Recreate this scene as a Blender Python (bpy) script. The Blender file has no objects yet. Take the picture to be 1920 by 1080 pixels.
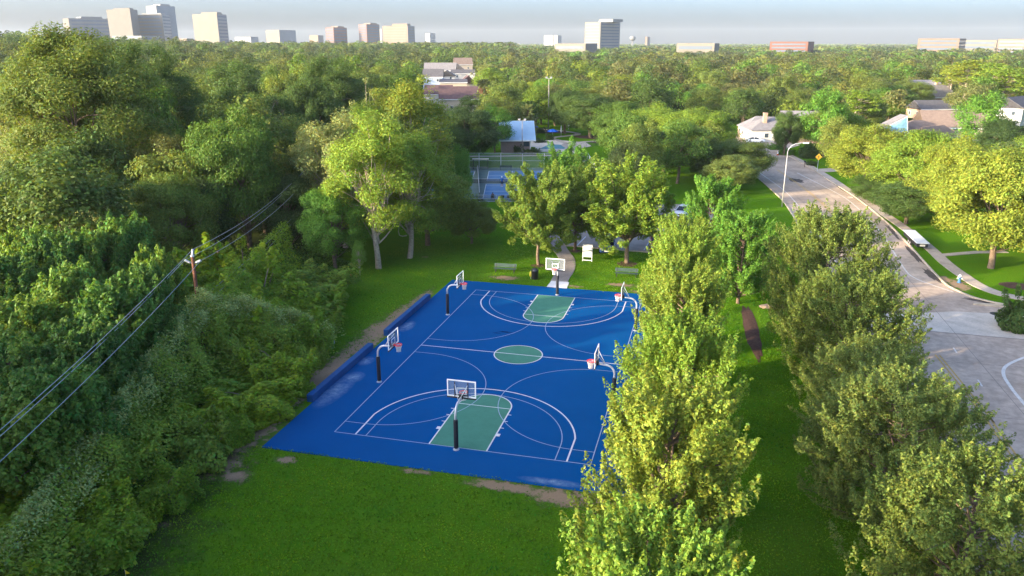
import bpy, bmesh, math, random
import numpy as np
from mathutils import Vector, Matrix

# ------------------------------------------------------------------ camera, world, sun, exposure
S = bpy.context.scene
COL = S.collection
random.seed(7)
FOC = 1463.087                       # focal length in photo pixels (1920 wide)
CAM = np.array([13.709, -55.456, 23.456])
PITCH, YAW = -0.304, -0.251
cy_, sy_ = math.cos(YAW), math.sin(YAW)
FW = np.array([sy_*math.cos(PITCH), cy_*math.cos(PITCH), math.sin(PITCH)])
RT = np.array([cy_, -sy_, 0.0])
UP = np.cross(RT, FW)
HZ = np.array([sy_, cy_, 0.0])
cam_data = bpy.data.cameras.new("camera")
cam = bpy.data.objects.new("camera", cam_data)
COL.objects.link(cam)
M4 = Matrix.Identity(4)
for i in range(3):
    M4[i][0], M4[i][1], M4[i][2], M4[i][3] = RT[i], UP[i], -FW[i], CAM[i]
cam.matrix_world = M4
cam_data.sensor_width = 36.0
cam_data.lens = 36.0*FOC/1920.0
cam_data.clip_start = 0.5
cam_data.clip_end = 30000.0
S.camera = cam

SUN_AZ = math.radians(219.0)         # direction towards the sun, counter-clockwise from +X
SUN_EL = math.radians(13.0)
SUNV = Vector((math.cos(SUN_AZ)*math.cos(SUN_EL), math.sin(SUN_AZ)*math.cos(SUN_EL), math.sin(SUN_EL)))
world = bpy.data.worlds.new("World")
S.world = world
world.use_nodes = True
wn = world.node_tree.nodes
wl = world.node_tree.links
bg = wn["Background"]
sky = wn.new("ShaderNodeTexSky")
sky.sky_type = 'NISHITA'
sky.sun_disc = False
sky.sun_elevation = SUN_EL
sky.sun_rotation = math.pi/2 - SUN_AZ
sky.altitude = 0.0
sky.air_density = 0.6
sky.dust_density = 4.3
sky.ozone_density = 2.8
wl.new(sky.outputs[0], bg.inputs[0])
bg.inputs[1].default_value = 0.15
sun_data = bpy.data.lights.new("sun", 'SUN')
sun_data.energy = 2.5
sun_data.angle = math.radians(0.5)
sun_data.color = (1.0, 0.82, 0.53)
sun = bpy.data.objects.new("sun", sun_data)
COL.objects.link(sun)
sun.rotation_euler = SUNV.to_track_quat('Z', 'Y').to_euler()
sun.location = (-100, -60, 60)
S.view_settings.view_transform = 'Standard'
S.view_settings.look = 'None'
S.view_settings.gamma = 1.0
S.view_settings.exposure = 2.44
S.cycles.max_bounces = 6
S.cycles.diffuse_bounces = 3
S.cycles.glossy_bounces = 2
S.cycles.transmission_bounces = 4
S.cycles.transparent_max_bounces = 8
S.cycles.volume_bounces = 0
S.cycles.caustics_reflective = False
S.cycles.caustics_refractive = False
try:
    S.cycles.use_denoising = True
except Exception:
    pass

# ------------------------------------------------------------------ pixel -> world helpers
def ray(px, py):
    return FW*FOC + RT*(px-960) - UP*(py-540)

def at(px, py, z=0.0):
    """world point at height z seen at photo pixel (px, py)"""
    v = ray(px, py)
    return CAM + v*((z-CAM[2])/v[2])

def atd(px, py, d):
    """world point at horizontal depth d seen at photo pixel"""
    v = ray(px, py)
    return CAM + v*(d/(v @ HZ))

def project(P):
    d = np.asarray(P) - CAM
    w = d @ FW
    return 960+FOC*(d @ RT)/w, 540-FOC*(d @ UP)/w, w

# ------------------------------------------------------------------ materials
MATS = {}
def new_mat(name):
    m = bpy.data.materials.new(name)
    m.use_nodes = True
    return m, m.node_tree.nodes, m.node_tree.links, m.node_tree.nodes["Principled BSDF"]

def mat(name, color, rough=0.75, spec=0.3, metal=0.0, nscale=None, namt=0.25, bump=0.0, bscale=None, coord='Object', nscale2=None, namt2=0.2):
    """plain surface with procedural value noise and optional bump"""
    if name in MATS:
        return MATS[name]
    m, n, l, p = new_mat(name)
    p.inputs['Roughness'].default_value = rough
    p.inputs['Specular IOR Level'].default_value = spec
    p.inputs['Metallic'].default_value = metal
    c = (*color, 1.0)
    p.inputs['Base Color'].default_value = c
    tc = n.new("ShaderNodeTexCoord")
    if nscale:
        def nz(sc, amt, src):
            t = n.new("ShaderNodeTexNoise")
            t.inputs['Scale'].default_value = sc
            t.inputs['Detail'].default_value = 6
            t.inputs['Roughness'].default_value = 0.65
            l.new(tc.outputs[coord], t.inputs['Vector'])
            r = n.new("ShaderNodeMapRange")
            r.inputs['From Min'].default_value = 0.3
            r.inputs['From Max'].default_value = 0.7
            r.inputs['To Min'].default_value = 1-amt
            r.inputs['To Max'].default_value = 1+amt
            l.new(t.outputs['Fac'], r.inputs['Value'])
            mx = n.new("ShaderNodeMix"); mx.data_type = 'RGBA'; mx.blend_type = 'MULTIPLY'
            mx.inputs[0].default_value = 1.0
            if src is None:
                mx.inputs[6].default_value = c
            else:
                l.new(src, mx.inputs[6])
            l.new(r.outputs[0], mx.inputs[7])
            return mx.outputs[2]
        o = nz(nscale, namt, None)
        if nscale2:
            o = nz(nscale2, namt2, o)
        l.new(o, p.inputs['Base Color'])
    if bump:
        t = n.new("ShaderNodeTexNoise")
        t.inputs['Scale'].default_value = bscale or (nscale or 10)*2
        t.inputs['Detail'].default_value = 4
        l.new(tc.outputs[coord], t.inputs['Vector'])
        b = n.new("ShaderNodeBump")
        b.inputs['Strength'].default_value = bump
        b.inputs['Distance'].default_value = 0.05
        l.new(t.outputs['Fac'], b.inputs['Height'])
        l.new(b.outputs[0], p.inputs['Normal'])
    MATS[name] = m
    return m

def leaf_mat(name, transl=0.36):
    """leaf colour = object colour x per-leaf variation; light passes through the blades"""
    if name in MATS:
        return MATS[name]
    m, n, l, p = new_mat(name)
    oi = n.new("ShaderNodeObjectInfo")
    at_ = n.new("ShaderNodeAttribute"); at_.attribute_name = "lv"
    mx = n.new("ShaderNodeMix"); mx.data_type = 'RGBA'; mx.blend_type = 'MULTIPLY'
    mx.inputs[0].default_value = 1.0
    l.new(oi.outputs['Color'], mx.inputs[6]); l.new(at_.outputs['Color'], mx.inputs[7])
    p.inputs['Roughness'].default_value = 0.55
    p.inputs['Specular IOR Level'].default_value = 0.14
    l.new(mx.outputs[2], p.inputs['Base Color'])
    tr = n.new("ShaderNodeBsdfTranslucent")
    m2 = n.new("ShaderNodeMix"); m2.data_type = 'RGBA'; m2.blend_type = 'MULTIPLY'
    m2.inputs[0].default_value = 1.0
    m2.inputs[7].default_value = (1.55, 1.35, 0.6, 1)
    l.new(mx.outputs[2], m2.inputs[6]); l.new(m2.outputs[2], tr.inputs['Color'])
    ms = n.new("ShaderNodeMixShader"); ms.inputs[0].default_value = transl
    l.new(p.outputs[0], ms.inputs[1]); l.new(tr.outputs[0], ms.inputs[2])
    l.new(ms.outputs[0], n["Material Output"].inputs['Surface'])
    MATS[name] = m
    return m

LEAF = leaf_mat("leaf")
BARK = mat("bark", (0.16, 0.115, 0.08), 0.9, 0.1, nscale=6, namt=0.45, bump=0.6, bscale=14)
BARKP = mat("pale_bark", (0.36, 0.29, 0.22), 0.9, 0.1, nscale=5, namt=0.4, bump=0.5, bscale=14)

# ------------------------------------------------------------------ mesh building
class MB:
    def __init__(s):
        s.v, s.f = [], []
    def add(s, vs, fs):
        o = len(s.v)
        s.v += [tuple(map(float, p)) for p in vs]
        s.f += [tuple(i+o for i in f) for f in fs]
        return s
    def box(s, x0, x1, y0, y1, z0, z1):
        return s.add([(x0,y0,z0),(x1,y0,z0),(x1,y1,z0),(x0,y1,z0),(x0,y0,z1),(x1,y0,z1),(x1,y1,z1),(x0,y1,z1)],
                     [(0,3,2,1),(4,5,6,7),(0,1,5,4),(1,2,6,5),(2,3,7,6),(3,0,4,7)])
    def prism(s, poly, z0, z1):
        n = len(poly)
        vs = [(p[0],p[1],z0) for p in poly]+[(p[0],p[1],z1) for p in poly]
        fs = [tuple(range(n-1,-1,-1)), tuple(range(n,2*n))]
        fs += [(i,(i+1)%n,n+(i+1)%n,n+i) for i in range(n)]
        return s.add(vs, fs)
    def tube(s, pts, r, n=10, caps=True):
        pts = [Vector(p) for p in pts]
        rs = r if isinstance(r, (list, tuple)) else [r]*len(pts)
        vs, fs = [], []
        prev = None
        for i, p in enumerate(pts):
            t = (pts[min(i+1,len(pts)-1)]-pts[max(i-1,0)])
            if t.length < 1e-9: t = Vector((0,0,1))
            t.normalize()
            a = prev if prev is not None else (Vector((1,0,0)) if abs(t.x) < 0.8 else Vector((0,1,0)))
            a = (a - t*a.dot(t))
            if a.length < 1e-6: a = t.orthogonal()
            a.normalize(); prev = a
            b = t.cross(a)
            for k in range(n):
                w = 2*math.pi*k/n
                vs.append(p + (a*math.cos(w)+b*math.sin(w))*rs[i])
        for i in range(len(pts)-1):
            for k in range(n):
                fs.append((i*n+k, i*n+(k+1)%n, (i+1)*n+(k+1)%n, (i+1)*n+k))
        if caps:
            fs.append(tuple(range(n-1,-1,-1))); fs.append(tuple((len(pts)-1)*n+k for k in range(n)))
        return s.add(vs, fs)
    def lathe(s, prof, c=(0,0,0), n=14):
        vs, fs = [], []
        for r, z in prof:
            for k in range(n):
                w = 2*math.pi*k/n
                vs.append((c[0]+r*math.cos(w), c[1]+r*math.sin(w), c[2]+z))
        for i in range(len(prof)-1):
            for k in range(n):
                fs.append((i*n+k, i*n+(k+1)%n, (i+1)*n+(k+1)%n, (i+1)*n+k))
        fs.append(tuple(range(n-1,-1,-1))); fs.append(tuple((len(prof)-1)*n+k for k in range(n)))
        return s.add(vs, fs)
    def quad(s, a, b, c, d):
        return s.add([a,b,c,d], [(0,1,2,3)])
    def mesh(s, name, m, smooth=False, bevel=0.0):
        me = bpy.data.meshes.new(name)
        me.from_pydata(s.v, [], s.f)
        for mm in (m if isinstance(m, (list, tuple)) else [m]):
            me.materials.append(mm)
        if bevel:
            bm = bmesh.new(); bm.from_mesh(me)
            es = [e for e in bm.edges if len(e.link_faces) == 2 and e.calc_face_angle(0) > 0.6]
            bmesh.ops.bevel(bm, geom=es, offset=bevel, segments=2, affect='EDGES', profile=0.6)
            bm.to_mesh(me); bm.free()
        if smooth:
            me.polygons.foreach_set("use_smooth", [True]*len(me.polygons))
        me.update()
        return me
    def obj(s, name, m, parent=None, smooth=False, bevel=0.0, label=None):
        o = bpy.data.objects.new(name, s.mesh(name, m, smooth, bevel))
        COL.objects.link(o)
        if parent is not None: o.parent = parent
        if label: o['label'] = label
        return o

def tag(o, label=None, cat=None, group=None, kind=None):
    if label: o['label'] = label
    if cat: o['category'] = cat
    if group: o['group'] = group
    if kind: o['kind'] = kind
    return o

def empty(name, loc, rz=0.0, label=None, cat=None, group=None):
    o = bpy.data.objects.new(name, None)
    COL.objects.link(o)
    o.location = loc
    o.rotation_euler = (0, 0, rz)
    o.empty_display_size = 0.3
    return tag(o, label, cat, group)

def copy_tree(o, parent=None):
    c = o.copy(); COL.objects.link(c)
    if parent is not None: c.parent = parent
    for ch in list(o.children): copy_tree(ch, c)
    return c

def struct(mb, name, m, **k):
    o = mb.obj(name, m, **k)
    o['kind'] = 'structure'
    return o

def offset_line(pts, off):
    out = []
    P = [np.array(p[:2], float) for p in pts]
    for i, p in enumerate(P):
        t = P[min(i+1,len(P)-1)]-P[max(i-1,0)]
        t /= np.linalg.norm(t)+1e-9
        out.append(p+np.array([-t[1], t[0]])*off)
    return out

def smooth_line(pts, k=6):
    P = [np.array(p[:2], float) for p in pts]
    out = []
    for i in range(len(P)-1):
        a, b, c, d = P[max(i-1,0)], P[i], P[i+1], P[min(i+2,len(P)-1)]
        for j in range(k):
            t = j/k
            out.append(0.5*((2*b)+(-a+c)*t+(2*a-5*b+4*c-d)*t*t+(-a+3*b-3*c+d)*t**3))
    out.append(P[-1])
    return out

def ribbon(mb, pts, w, z):
    a, b = offset_line(pts, w/2), offset_line(pts, -w/2)
    for i in range(len(pts)-1):
        mb.quad((*b[i],z),(*b[i+1],z),(*a[i+1],z),(*a[i],z))
    return mb

def curb(mb, pts, w, h, z0=-0.05):
    a, b = offset_line(pts, w/2), offset_line(pts, -w/2)
    vs, fs = [], []
    for i in range(len(pts)):
        vs += [(*a[i],z0),(*a[i],h),(*b[i],h),(*b[i],z0)]
    for i in range(len(pts)-1):
        o = 4*i
        fs += [(o,o+1,o+5,o+4),(o+1,o+2,o+6,o+5),(o+2,o+3,o+7,o+6)]
    e = 4*(len(pts)-1)
    fs += [(0,3,2,1),(e,e+1,e+2,e+3)]
    mb.add(vs, fs)
    return mb
#@@SECTION ground
# ------------------------------------------------------------------ ground sheet with lawn, worn earth and painted tree shade
def ground_material():
    m, n, l, p = new_mat("lawn")
    p.inputs['Roughness'].default_value = 0.9
    p.inputs['Specular IOR Level'].default_value = 0.0
    g = n.new("ShaderNodeNewGeometry")
    pos = g.outputs['Position']
    sep = n.new("ShaderNodeSeparateXYZ"); l.new(pos, sep.inputs[0])
    def M(op, a, b=None, clamp=False):
        x = n.new("ShaderNodeMath"); x.operation = op; x.use_clamp = clamp
        for i, q in enumerate((a, b)):
            if q is None: continue
            if isinstance(q, (int, float)): x.inputs[i].default_value = q
            else: l.new(q, x.inputs[i])
        return x.outputs[0]
    def noise(sc, det=5, rough=0.6):
        t = n.new("ShaderNodeTexNoise"); t.inputs['Scale'].default_value = sc
        t.inputs['Detail'].default_value = det; t.inputs['Roughness'].default_value = rough
        l.new(pos, t.inputs['Vector']); return t.outputs['Fac']
    def smooth(v, a, b):
        r = n.new("ShaderNodeMapRange"); r.interpolation_type = 'SMOOTHSTEP'
        r.inputs['From Min'].default_value = a; r.inputs['From Max'].default_value = b
        l.new(v, r.inputs['Value']); return r.outputs[0]
    def mix(f, a, b, mode='MIX'):
        x = n.new("ShaderNodeMix"); x.data_type = 'RGBA'; x.blend_type = mode
        if isinstance(f, (int, float)): x.inputs[0].default_value = f
        else: l.new(f, x.inputs[0])
        for i, q in ((6, a), (7, b)):
            if isinstance(q, tuple): x.inputs[i].default_value = (*q, 1)
            else: l.new(q, x.inputs[i])
        return x.outputs[2]
    fine, mid, big = noise(9, 6, 0.75), noise(0.9, 4), noise(0.12, 3)
    grass = mix(smooth(fine, 0.3, 0.7), (0.046, 0.108, 0.004), (0.125, 0.250, 0.010))
    grass = mix(smooth(mid, 0.35, 0.75), grass, (0.070, 0.180, 0.008))
    grass = mix(M('MULTIPLY', smooth(big, 0.45, 0.75), 0.5), grass, (0.095, 0.175, 0.015))
    patch = None
    E = [(-13.1,-7.5,1.3,7.5),(-13.2,-16.0,1.5,5.0),(-13.6,-20.6,2.4,1.9),(-12.9,-1.0,1.3,3.2),(-12.9,2.5,1.5,3.0),(-12.7,6.5,1.1,4.0),(-12.5,11,.8,3.5),(-11.2,-21.5,1.0,.7),(-9.4,-19.2,.7,.5),
         (3.9,-18.75,2.4,.55),(7.2,-19.0,2.2,1.0),(9.5,-18.9,1.5,.6),(-1.5,-18.5,1.0,.3),(-6.4,20.2,1.6,.9),(5.6,20.7,1.6,.7),(1.0,19.1,1.0,.4),(8.0,19.0,1.4,.5),(-12.0,-26.5,.4,.3),
         (-17.5,26,.5,.4),(38.9,29.3,1.1,2.2),(38.1,31,.6,1.6)]
    for cx, cyy, rx, ry in E:
        dx = M('DIVIDE', M('SUBTRACT', sep.outputs[0], cx), rx)
        dy = M('DIVIDE', M('SUBTRACT', sep.outputs[1], cyy), ry)
        d = M('SUBTRACT', 1.0, M('SQRT', M('ADD', M('MULTIPLY', dx, dx), M('MULTIPLY', dy, dy))))
        patch = d if patch is None else M('MAXIMUM', patch, d)
    edge = M('MULTIPLY', M('SUBTRACT', noise(1.7, 6, 0.7), 0.5), 2.6)
    worn = M('ADD', patch, edge)
    dry = smooth(worn, -0.25, 0.25)
    bare = smooth(worn, 0.08, 0.42)
    earth = mix(fine, (0.21, 0.135, 0.078), (0.40, 0.275, 0.175))
    c = mix(M('MULTIPLY', dry, M('GREATER_THAN', patch, -0.9)), grass, (0.10, 0.135, 0.035))
    c = mix(M('MULTIPLY', bare, M('GREATER_THAN', patch, -0.5)), c, earth)
    # woodland floor west of the clearing and in the far suburb: tree shade painted dark
    wl_ = M('ADD', M('MULTIPLY', M('SUBTRACT', -17.0, M('MULTIPLY', sep.outputs[1], 0.33)), 1.0), M('MULTIPLY', -1.0, sep.outputs[0]))
    wood = smooth(M('ADD', wl_, M('MULTIPLY', M('SUBTRACT', mid, 0.5), 8.0)), 0.0, 4.0)
    far = smooth(sep.outputs[1], 170.0, 230.0)
    wood = M('MAXIMUM', wood, far)
    c = mix(M('MULTIPLY', wood, 0.85), c, mix(fine, (0.022, 0.030, 0.010), (0.060, 0.055, 0.026)))
    l.new(c, p.inputs['Base Color'])
    b = n.new("ShaderNodeBump"); b.inputs['Strength'].default_value = 0.9; b.inputs['Distance'].default_value = 0.08
    l.new(noise(14, 6, 0.8), b.inputs['Height']); l.new(b.outputs[0], p.inputs['Normal'])
    return m

def ground():
    mb = MB()
    # finer squares near the park, stretching to the horizon
    ring = [-6500, -2500, -900, -300, 0, 300, 900, 2500, 6500]
    yr = [-900, -300, 0, 300, 900, 2500, 6500]
    vs = [(x, y, 0) for y in yr for x in ring]
    n = len(ring)
    mb.add(vs, [(j*n+i, j*n+i+1, (j+1)*n+i+1, (j+1)*n+i) for j in range(len(yr)-1) for i in range(n-1)])
    struct(mb, "ground", ground_material())
ground()

CONC = mat("concrete", (0.42, 0.34, 0.27), 0.9, 0.2, nscale=0.5, namt=0.22, bump=0.15, bscale=20, nscale2=7, namt2=0.18)
CONC_PALE = mat("pale_concrete", (0.57, 0.475, 0.37), 0.9, 0.2, nscale=0.7, namt=0.2, nscale2=6, namt2=0.12)
KERB = mat("kerb_concrete", (0.48, 0.39, 0.28), 0.9, 0.2, nscale=1.2, namt=0.3)
ROADM = mat("road_concrete", (0.43, 0.325, 0.24), 0.9, 0.15, nscale=0.16, namt=0.3, bump=0.12, bscale=25, nscale2=1.6, namt2=0.22)
WHITE_PAINT = mat("road_white_paint", (0.66, 0.59, 0.50), 0.7, 0.3, nscale=3, namt=0.18)
YELLOW_PAINT = mat("road_yellow_paint", (0.50, 0.30, 0.07), 0.7, 0.3, nscale=3, namt=0.3)
TAR = mat("tar_joint", (0.17, 0.145, 0.125), 0.9, 0.2, nscale=4, namt=0.3)
STAIN = mat("leaf_stain", (0.10, 0.078, 0.062), 0.95, 0.1, nscale=2, namt=0.4)

LEFT_CURB = [(27.2,-70),(26.9,-30),(26.6,0),(26.0,35),(25.1,66),(23.5,81.5),(20.6,101),(16.5,125),(10,150),(0,180)]
RIGHT_CURB = [(37.6,29.7),(37.55,36),(37.6,47),(37.4,59.5),(36.4,75),(34.4,91.4),(31.9,111.5),(27.5,135),(21,160),(11,190)]
def road():
    L_, R_ = smooth_line(LEFT_CURB), smooth_line(RIGHT_CURB)
    # carriageway north of the junction: strip between the kerbs
    k = 60
    def resample(P, ys):
        P = np.array(P); return [(float(np.interp(y, P[:,1], P[:,0])), y) for y in ys]
    ys = list(np.linspace(29.7, 175, k))
    a, b = resample(L_, ys), resample(R_, ys)
    mb = MB()
    for i in range(k-1):
        mb.quad((*a[i],.006),(*b[i],.006),(*b[i+1],.006),(*a[i+1],.006))
    # junction and southern carriageway with the side street running east
    lft = resample(L_, np.linspace(-70, 29.7, 12))
    corner = [(37.6,29.7),(38.0,27.4),(39.2,24.8),(41.3,23.3),(45,22.4),(120,21.5)]
    south = [(120,2.5),(44,2.5),(41,0.5),(39.6,-3),(39.2,-10),(39.2,-70)]
    poly = lft + corner + south
    bm = bmesh.new()
    f = bm.faces.new([bm.verts.new((x, y, .006)) for x, y in poly])
    bmesh.ops.triangulate(bm, faces=[f])
    bm.verts.ensure_lookup_table()
    mb.add([v.co[:] for v in bm.verts], [[v.index for v in f.verts] for f in bm.faces])
    bm.free()
    o = struct(mb, "road", ROADM)
    mk = MB(); ribbon(mk, [(26.6,13.9),(32.4,13.95),(39.9,13.75),(60,13.2),(100,12.6)], 0.001, .004)
    # paler concrete slab across the junction
    mb = MB()
    P = [(26.6,13.9),(32.4,13.95),(39.9,13.75),(60,13.2),(100,12.6),(100,19.3),(42,20.6),(36,20.0),(31.7,18.2),(26.6,17.6)]
    mb.add([(x,y,.010) for x,y in P], [tuple(range(len(P)))])
    struct(mb, "road_patch", CONC_PALE)
    mb = MB()
    ribbon(mb, [(26.6,13.8),(32.4,13.85),(39.9,13.65),(60,13.1)], .09, .014)
    for y in (-22, -12, -3.0, 6.6, 36, 45, 54, 64, 75, 88, 103):
        xl = np.interp(y, [q[1] for q in LEFT_CURB], [q[0] for q in LEFT_CURB]); xr = np.interp(y, [q[1] for q in RIGHT_CURB], [q[0] for q in RIGHT_CURB]) if y > 29 else 39.0
        ribbon(mb, [(xl,y),(xr,y+.6)], .035, .014)
    for dx in (2.9, 8.3):
        ribbon(mb, smooth_line([(q[0]+dx, q[1]) for q in LEFT_CURB[:-2]]), .035, .014)
    struct(mb, "road_joints", TAR)
    mb = MB()
    for P, w in (([(29.4,101),(30.6,95.5),(32.9,85),(34.7,74.7),(35.5,60),(35.45,48.6),(34.95,38),(34.8,33.1),(35.0,31.2),(35.8,29.3),(37.7,26.4)], .16),
                 ([(20.5,110),(24.9,85.6),(26.5,71.7),(27.6,50),(28.1,30)], .13)):
        ribbon(mb, smooth_line(P), w, .018)
    ribbon(mb, smooth_line([(42,11.6),(40.2,10.8),(38.45,9.3),(36.6,7.2),(35.8,5.3),(35.55,3),(35.5,0.3),(35.6,-10),(35.8,-40)]), .24, .018)
    for y0 in (-16, 2.5, 9.0):
        ribbon(mb, [(33.6,y0),(33.65,y0+1.2)], .12, .018)
    struct(mb, "road_white_lines", WHITE_PAINT)
    mb = MB()
    for dx in (-.15, .15):
        ribbon(mb, smooth_line([(32.5+dx,-60),(32.4+dx,-8),(32.45+dx,-2.9),(32.0+dx,8.2)]), .12, .018)
        ribbon(mb, smooth_line([(31.6+dx,31),(31.5+dx,48),(30.9+dx,66),(29.0+dx,84),(26.0+dx,104)]), .12, .018)
    struct(mb, "road_yellow_lines", YELLOW_PAINT)
    mb = MB()
    curb(mb, smooth_line(LEFT_CURB), .16, .13)
    curb(mb, smooth_line([(120,21.5),(45,22.4),(41.3,23.3),(39.2,24.8),(38.0,27.4)]+RIGHT_CURB), .16, .13)
    curb(mb, smooth_line([(39.2,-70),(39.2,-10),(39.6,-3),(41,0.5),(44,2.5),(120,2.5)]), .16, .13)
    struct(mb, "kerb", KERB)
    # damp leaf-stained gutter blotches
    mb = MB(); rs = random.Random(3)
    for cx, cyy, rx, ry, rot in ((37.1,32.5,.45,2.6,.05),(37.2,41,.3,4,.0),(39.9,23.7,1.9,.35,-.5),(37.1,53,.25,4,.0),(35.2,86,.4,5,.1),(41,4.6,1.4,.6,.2),(39.7,1.2,.7,1.2,.1),(28.4,92,1.2,2.2,.3)):
        pts = []
        for k in range(22):
            w = 2*math.pi*k/22; q = 1+rs.uniform(-.3,.3)
            x, y = rx*math.cos(w)*q, ry*math.sin(w)*q
            pts.append((cx+x*math.cos(rot)-y*math.sin(rot), cyy+x*math.sin(rot)+y*math.cos(rot), .011))
        mb.add(pts, [tuple(range(22))])
    struct(mb, "gutter_stain", STAIN)
    # pavement on the east side with house paths and driveways
    mb = MB()
    sw = smooth_line([(60,25.0),(46,25.6),(42.6,26.4),(40.9,29.0),(40.2,33.4),(39.8,38),(39.7,44.4),(39.2,54),(38.1,65.2),(36.1,83.1),(33.9,101.6),(29.6,128),(23,154)])
    curb(mb, sw, 1.35, .06)
    for P, w in (([(40.3,41.6),(44.6,44.1),(48,45.2)], .9), ([(37.7,69),(44,71)], 4.2), ([(36.6,78.5),(43,80.5)], 3.4),([(33.4,104.6),(39,108)],3.6)):
        curb(mb, P, w, .055)
    for P, w in (([(37.6,69.6),(38.0,69.2)], 4.6), ([(36.0,79),(36.7,78.6)], 4)):
        curb(mb, P, w, .056)
    struct(mb, "pavement", CONC)
    mb = MB()
    P = [(24.5,131),(29,134),(34,146),(31,152),(24,150),(16,147),(18,140)]
    mb.add([(x,y,.03) for x,y in P], [tuple(range(len(P)))])
    struct(mb, "driveway", CONC)
road()

def manhole():
    t = empty("manhole_cover", (39.7,20.4-.15,0.012), 0, "round dark iron manhole cover set in the pale concrete junction", "manhole cover")
    MB().lathe([(.55,0),(.55,.012),(.50,.02),(.0,.02)], n=28).obj("cover", mat("cast_iron", (.035,.033,.032), .6, .5, nscale=8), t)
    m = MB()
    for i in range(-3,4):
        w = math.sqrt(max(.02,.46**2-(i*.13)**2)); m.box(-w,w,i*.13-.025,i*.13+.025,.021,.03)
    m.obj("tread_bars", mat("worn_iron", (.06,.055,.05), .5, .5, nscale=8), t)
manhole()
#@@SECTION court
# ------------------------------------------------------------------ basketball court
W2, L2 = 8.144, 15.33
BLUE = None
def court_materials():
    m, n, l, p = new_mat("blue_court_coating")
    p.inputs['Roughness'].default_value = 0.7
    p.inputs['Specular IOR Level'].default_value = 0.0
    g = n.new("ShaderNodeNewGeometry")
    def noise(sc, det, rough=.6, vec=None):
        t = n.new("ShaderNodeTexNoise"); t.inputs['Scale'].default_value = sc; t.inputs['Detail'].default_value = det; t.inputs['Roughness'].default_value = rough
        l.new(vec or g.outputs['Position'], t.inputs['Vector']); return t.outputs['Fac']
    def ramp(v, a, b, ca, cb):
        r = n.new("ShaderNodeMapRange"); r.inputs['From Min'].default_value = a; r.inputs['From Max'].default_value = b
        l.new(v, r.inputs['Value'])
        x = n.new("ShaderNodeMix"); x.data_type = 'RGBA'; l.new(r.outputs[0], x.inputs[0])
        for i, q in ((6, ca), (7, cb)):
            if isinstance(q, tuple): x.inputs[i].default_value = (*q, 1)
            else: l.new(q, x.inputs[i])
        return x.outputs[2]
    c = ramp(noise(.35, 5), .35, .7, (.0022,.060,.195), (.003,.070,.225))
    c = ramp(noise(24, 3), .3, .75, c, (.004,.075,.235))
    # dusty washed-out patches near the low walls
    sep = n.new("ShaderNodeSeparateXYZ"); l.new(g.outputs['Position'], sep.inputs[0])
    def M(op, a, b=None):
        x = n.new("ShaderNodeMath"); x.operation = op
        for i, q in enumerate((a, b)):
            if q is None: continue
            if isinstance(q, (int, float)): x.inputs[i].default_value = q
            else: l.new(q, x.inputs[i])
        return x.outputs[0]
    patch = None
    for cx, cyy, rx, ry in [(-10.9,-9.6,1.0,3.2),(-10.7,-7.3,.9,1.2),(-11.1,-4.2,.7,1.0),(-10.9,3.8,.7,1.5),(-11.2,1.5,.6,.8),(6.4,-17.7,2.2,.4)]:
        dx = M('DIVIDE', M('SUBTRACT', sep.outputs[0], cx), rx); dy = M('DIVIDE', M('SUBTRACT', sep.outputs[1], cyy), ry)
        d = M('SUBTRACT', 1.0, M('SQRT', M('ADD', M('MULTIPLY', dx, dx), M('MULTIPLY', dy, dy))))
        patch = d if patch is None else M('MAXIMUM', patch, d)
    dust = M('MULTIPLY', M('MAXIMUM', patch, 0.0), M('MULTIPLY', M('POWER', noise(1.6, 8, .8), 3.2), 5.5))
    c2 = ramp(dust, 0.0, 1.0, c, (.20,.27,.36))
    # a dark tyre scuff
    scuff = None
    for cx, cyy, rx, ry in [(-2.3,4.6,.9,.22),(-2.9,4.2,.5,.15),(-1.2,6.8,.8,.15),(1.4,-9,.5,.12)]:
        dx = M('DIVIDE', M('SUBTRACT', sep.outputs[0], cx), rx); dy = M('DIVIDE', M('SUBTRACT', sep.outputs[1], cyy), ry)
        d = M('SUBTRACT', 1.0, M('SQRT', M('ADD', M('MULTIPLY', dx, dx), M('MULTIPLY', dy, dy))))
        scuff = d if scuff is None else M('MAXIMUM', scuff, d)
    sc = M('MULTIPLY', M('MAXIMUM', scuff, 0.0), M('MULTIPLY', noise(3, 5), 2.2))
    c3 = ramp(sc, 0.1, .9, c2, (.004,.012,.05))
    l.new(c3, p.inputs['Base Color'])
    b = n.new("ShaderNodeBump"); b.inputs['Strength'].default_value = .15; b.inputs['Distance'].default_value = .01
    l.new(noise(60, 3), b.inputs['Height']); l.new(b.outputs[0], p.inputs['Normal'])
    return m
BLUE = court_materials()
GREEN = mat("green_court_coating", (.068,.200,.140), .8, .0, nscale=.8, namt=.10, nscale2=30, namt2=.1)
LINE_W = mat("court_white_line", (.58,.58,.58), .6, .3, nscale=5, namt=.08)
LINE_T = mat("court_thin_line", (.26,.32,.42), .6, .3, nscale=5, namt=.10)
Z0 = 0.04
def arc(cx, cyy, r, a0, a1, n=48):
    return [(cx+r*math.cos(a0+(a1-a0)*i/n), cyy+r*math.sin(a0+(a1-a0)*i/n)) for i in range(n+1)]
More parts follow.
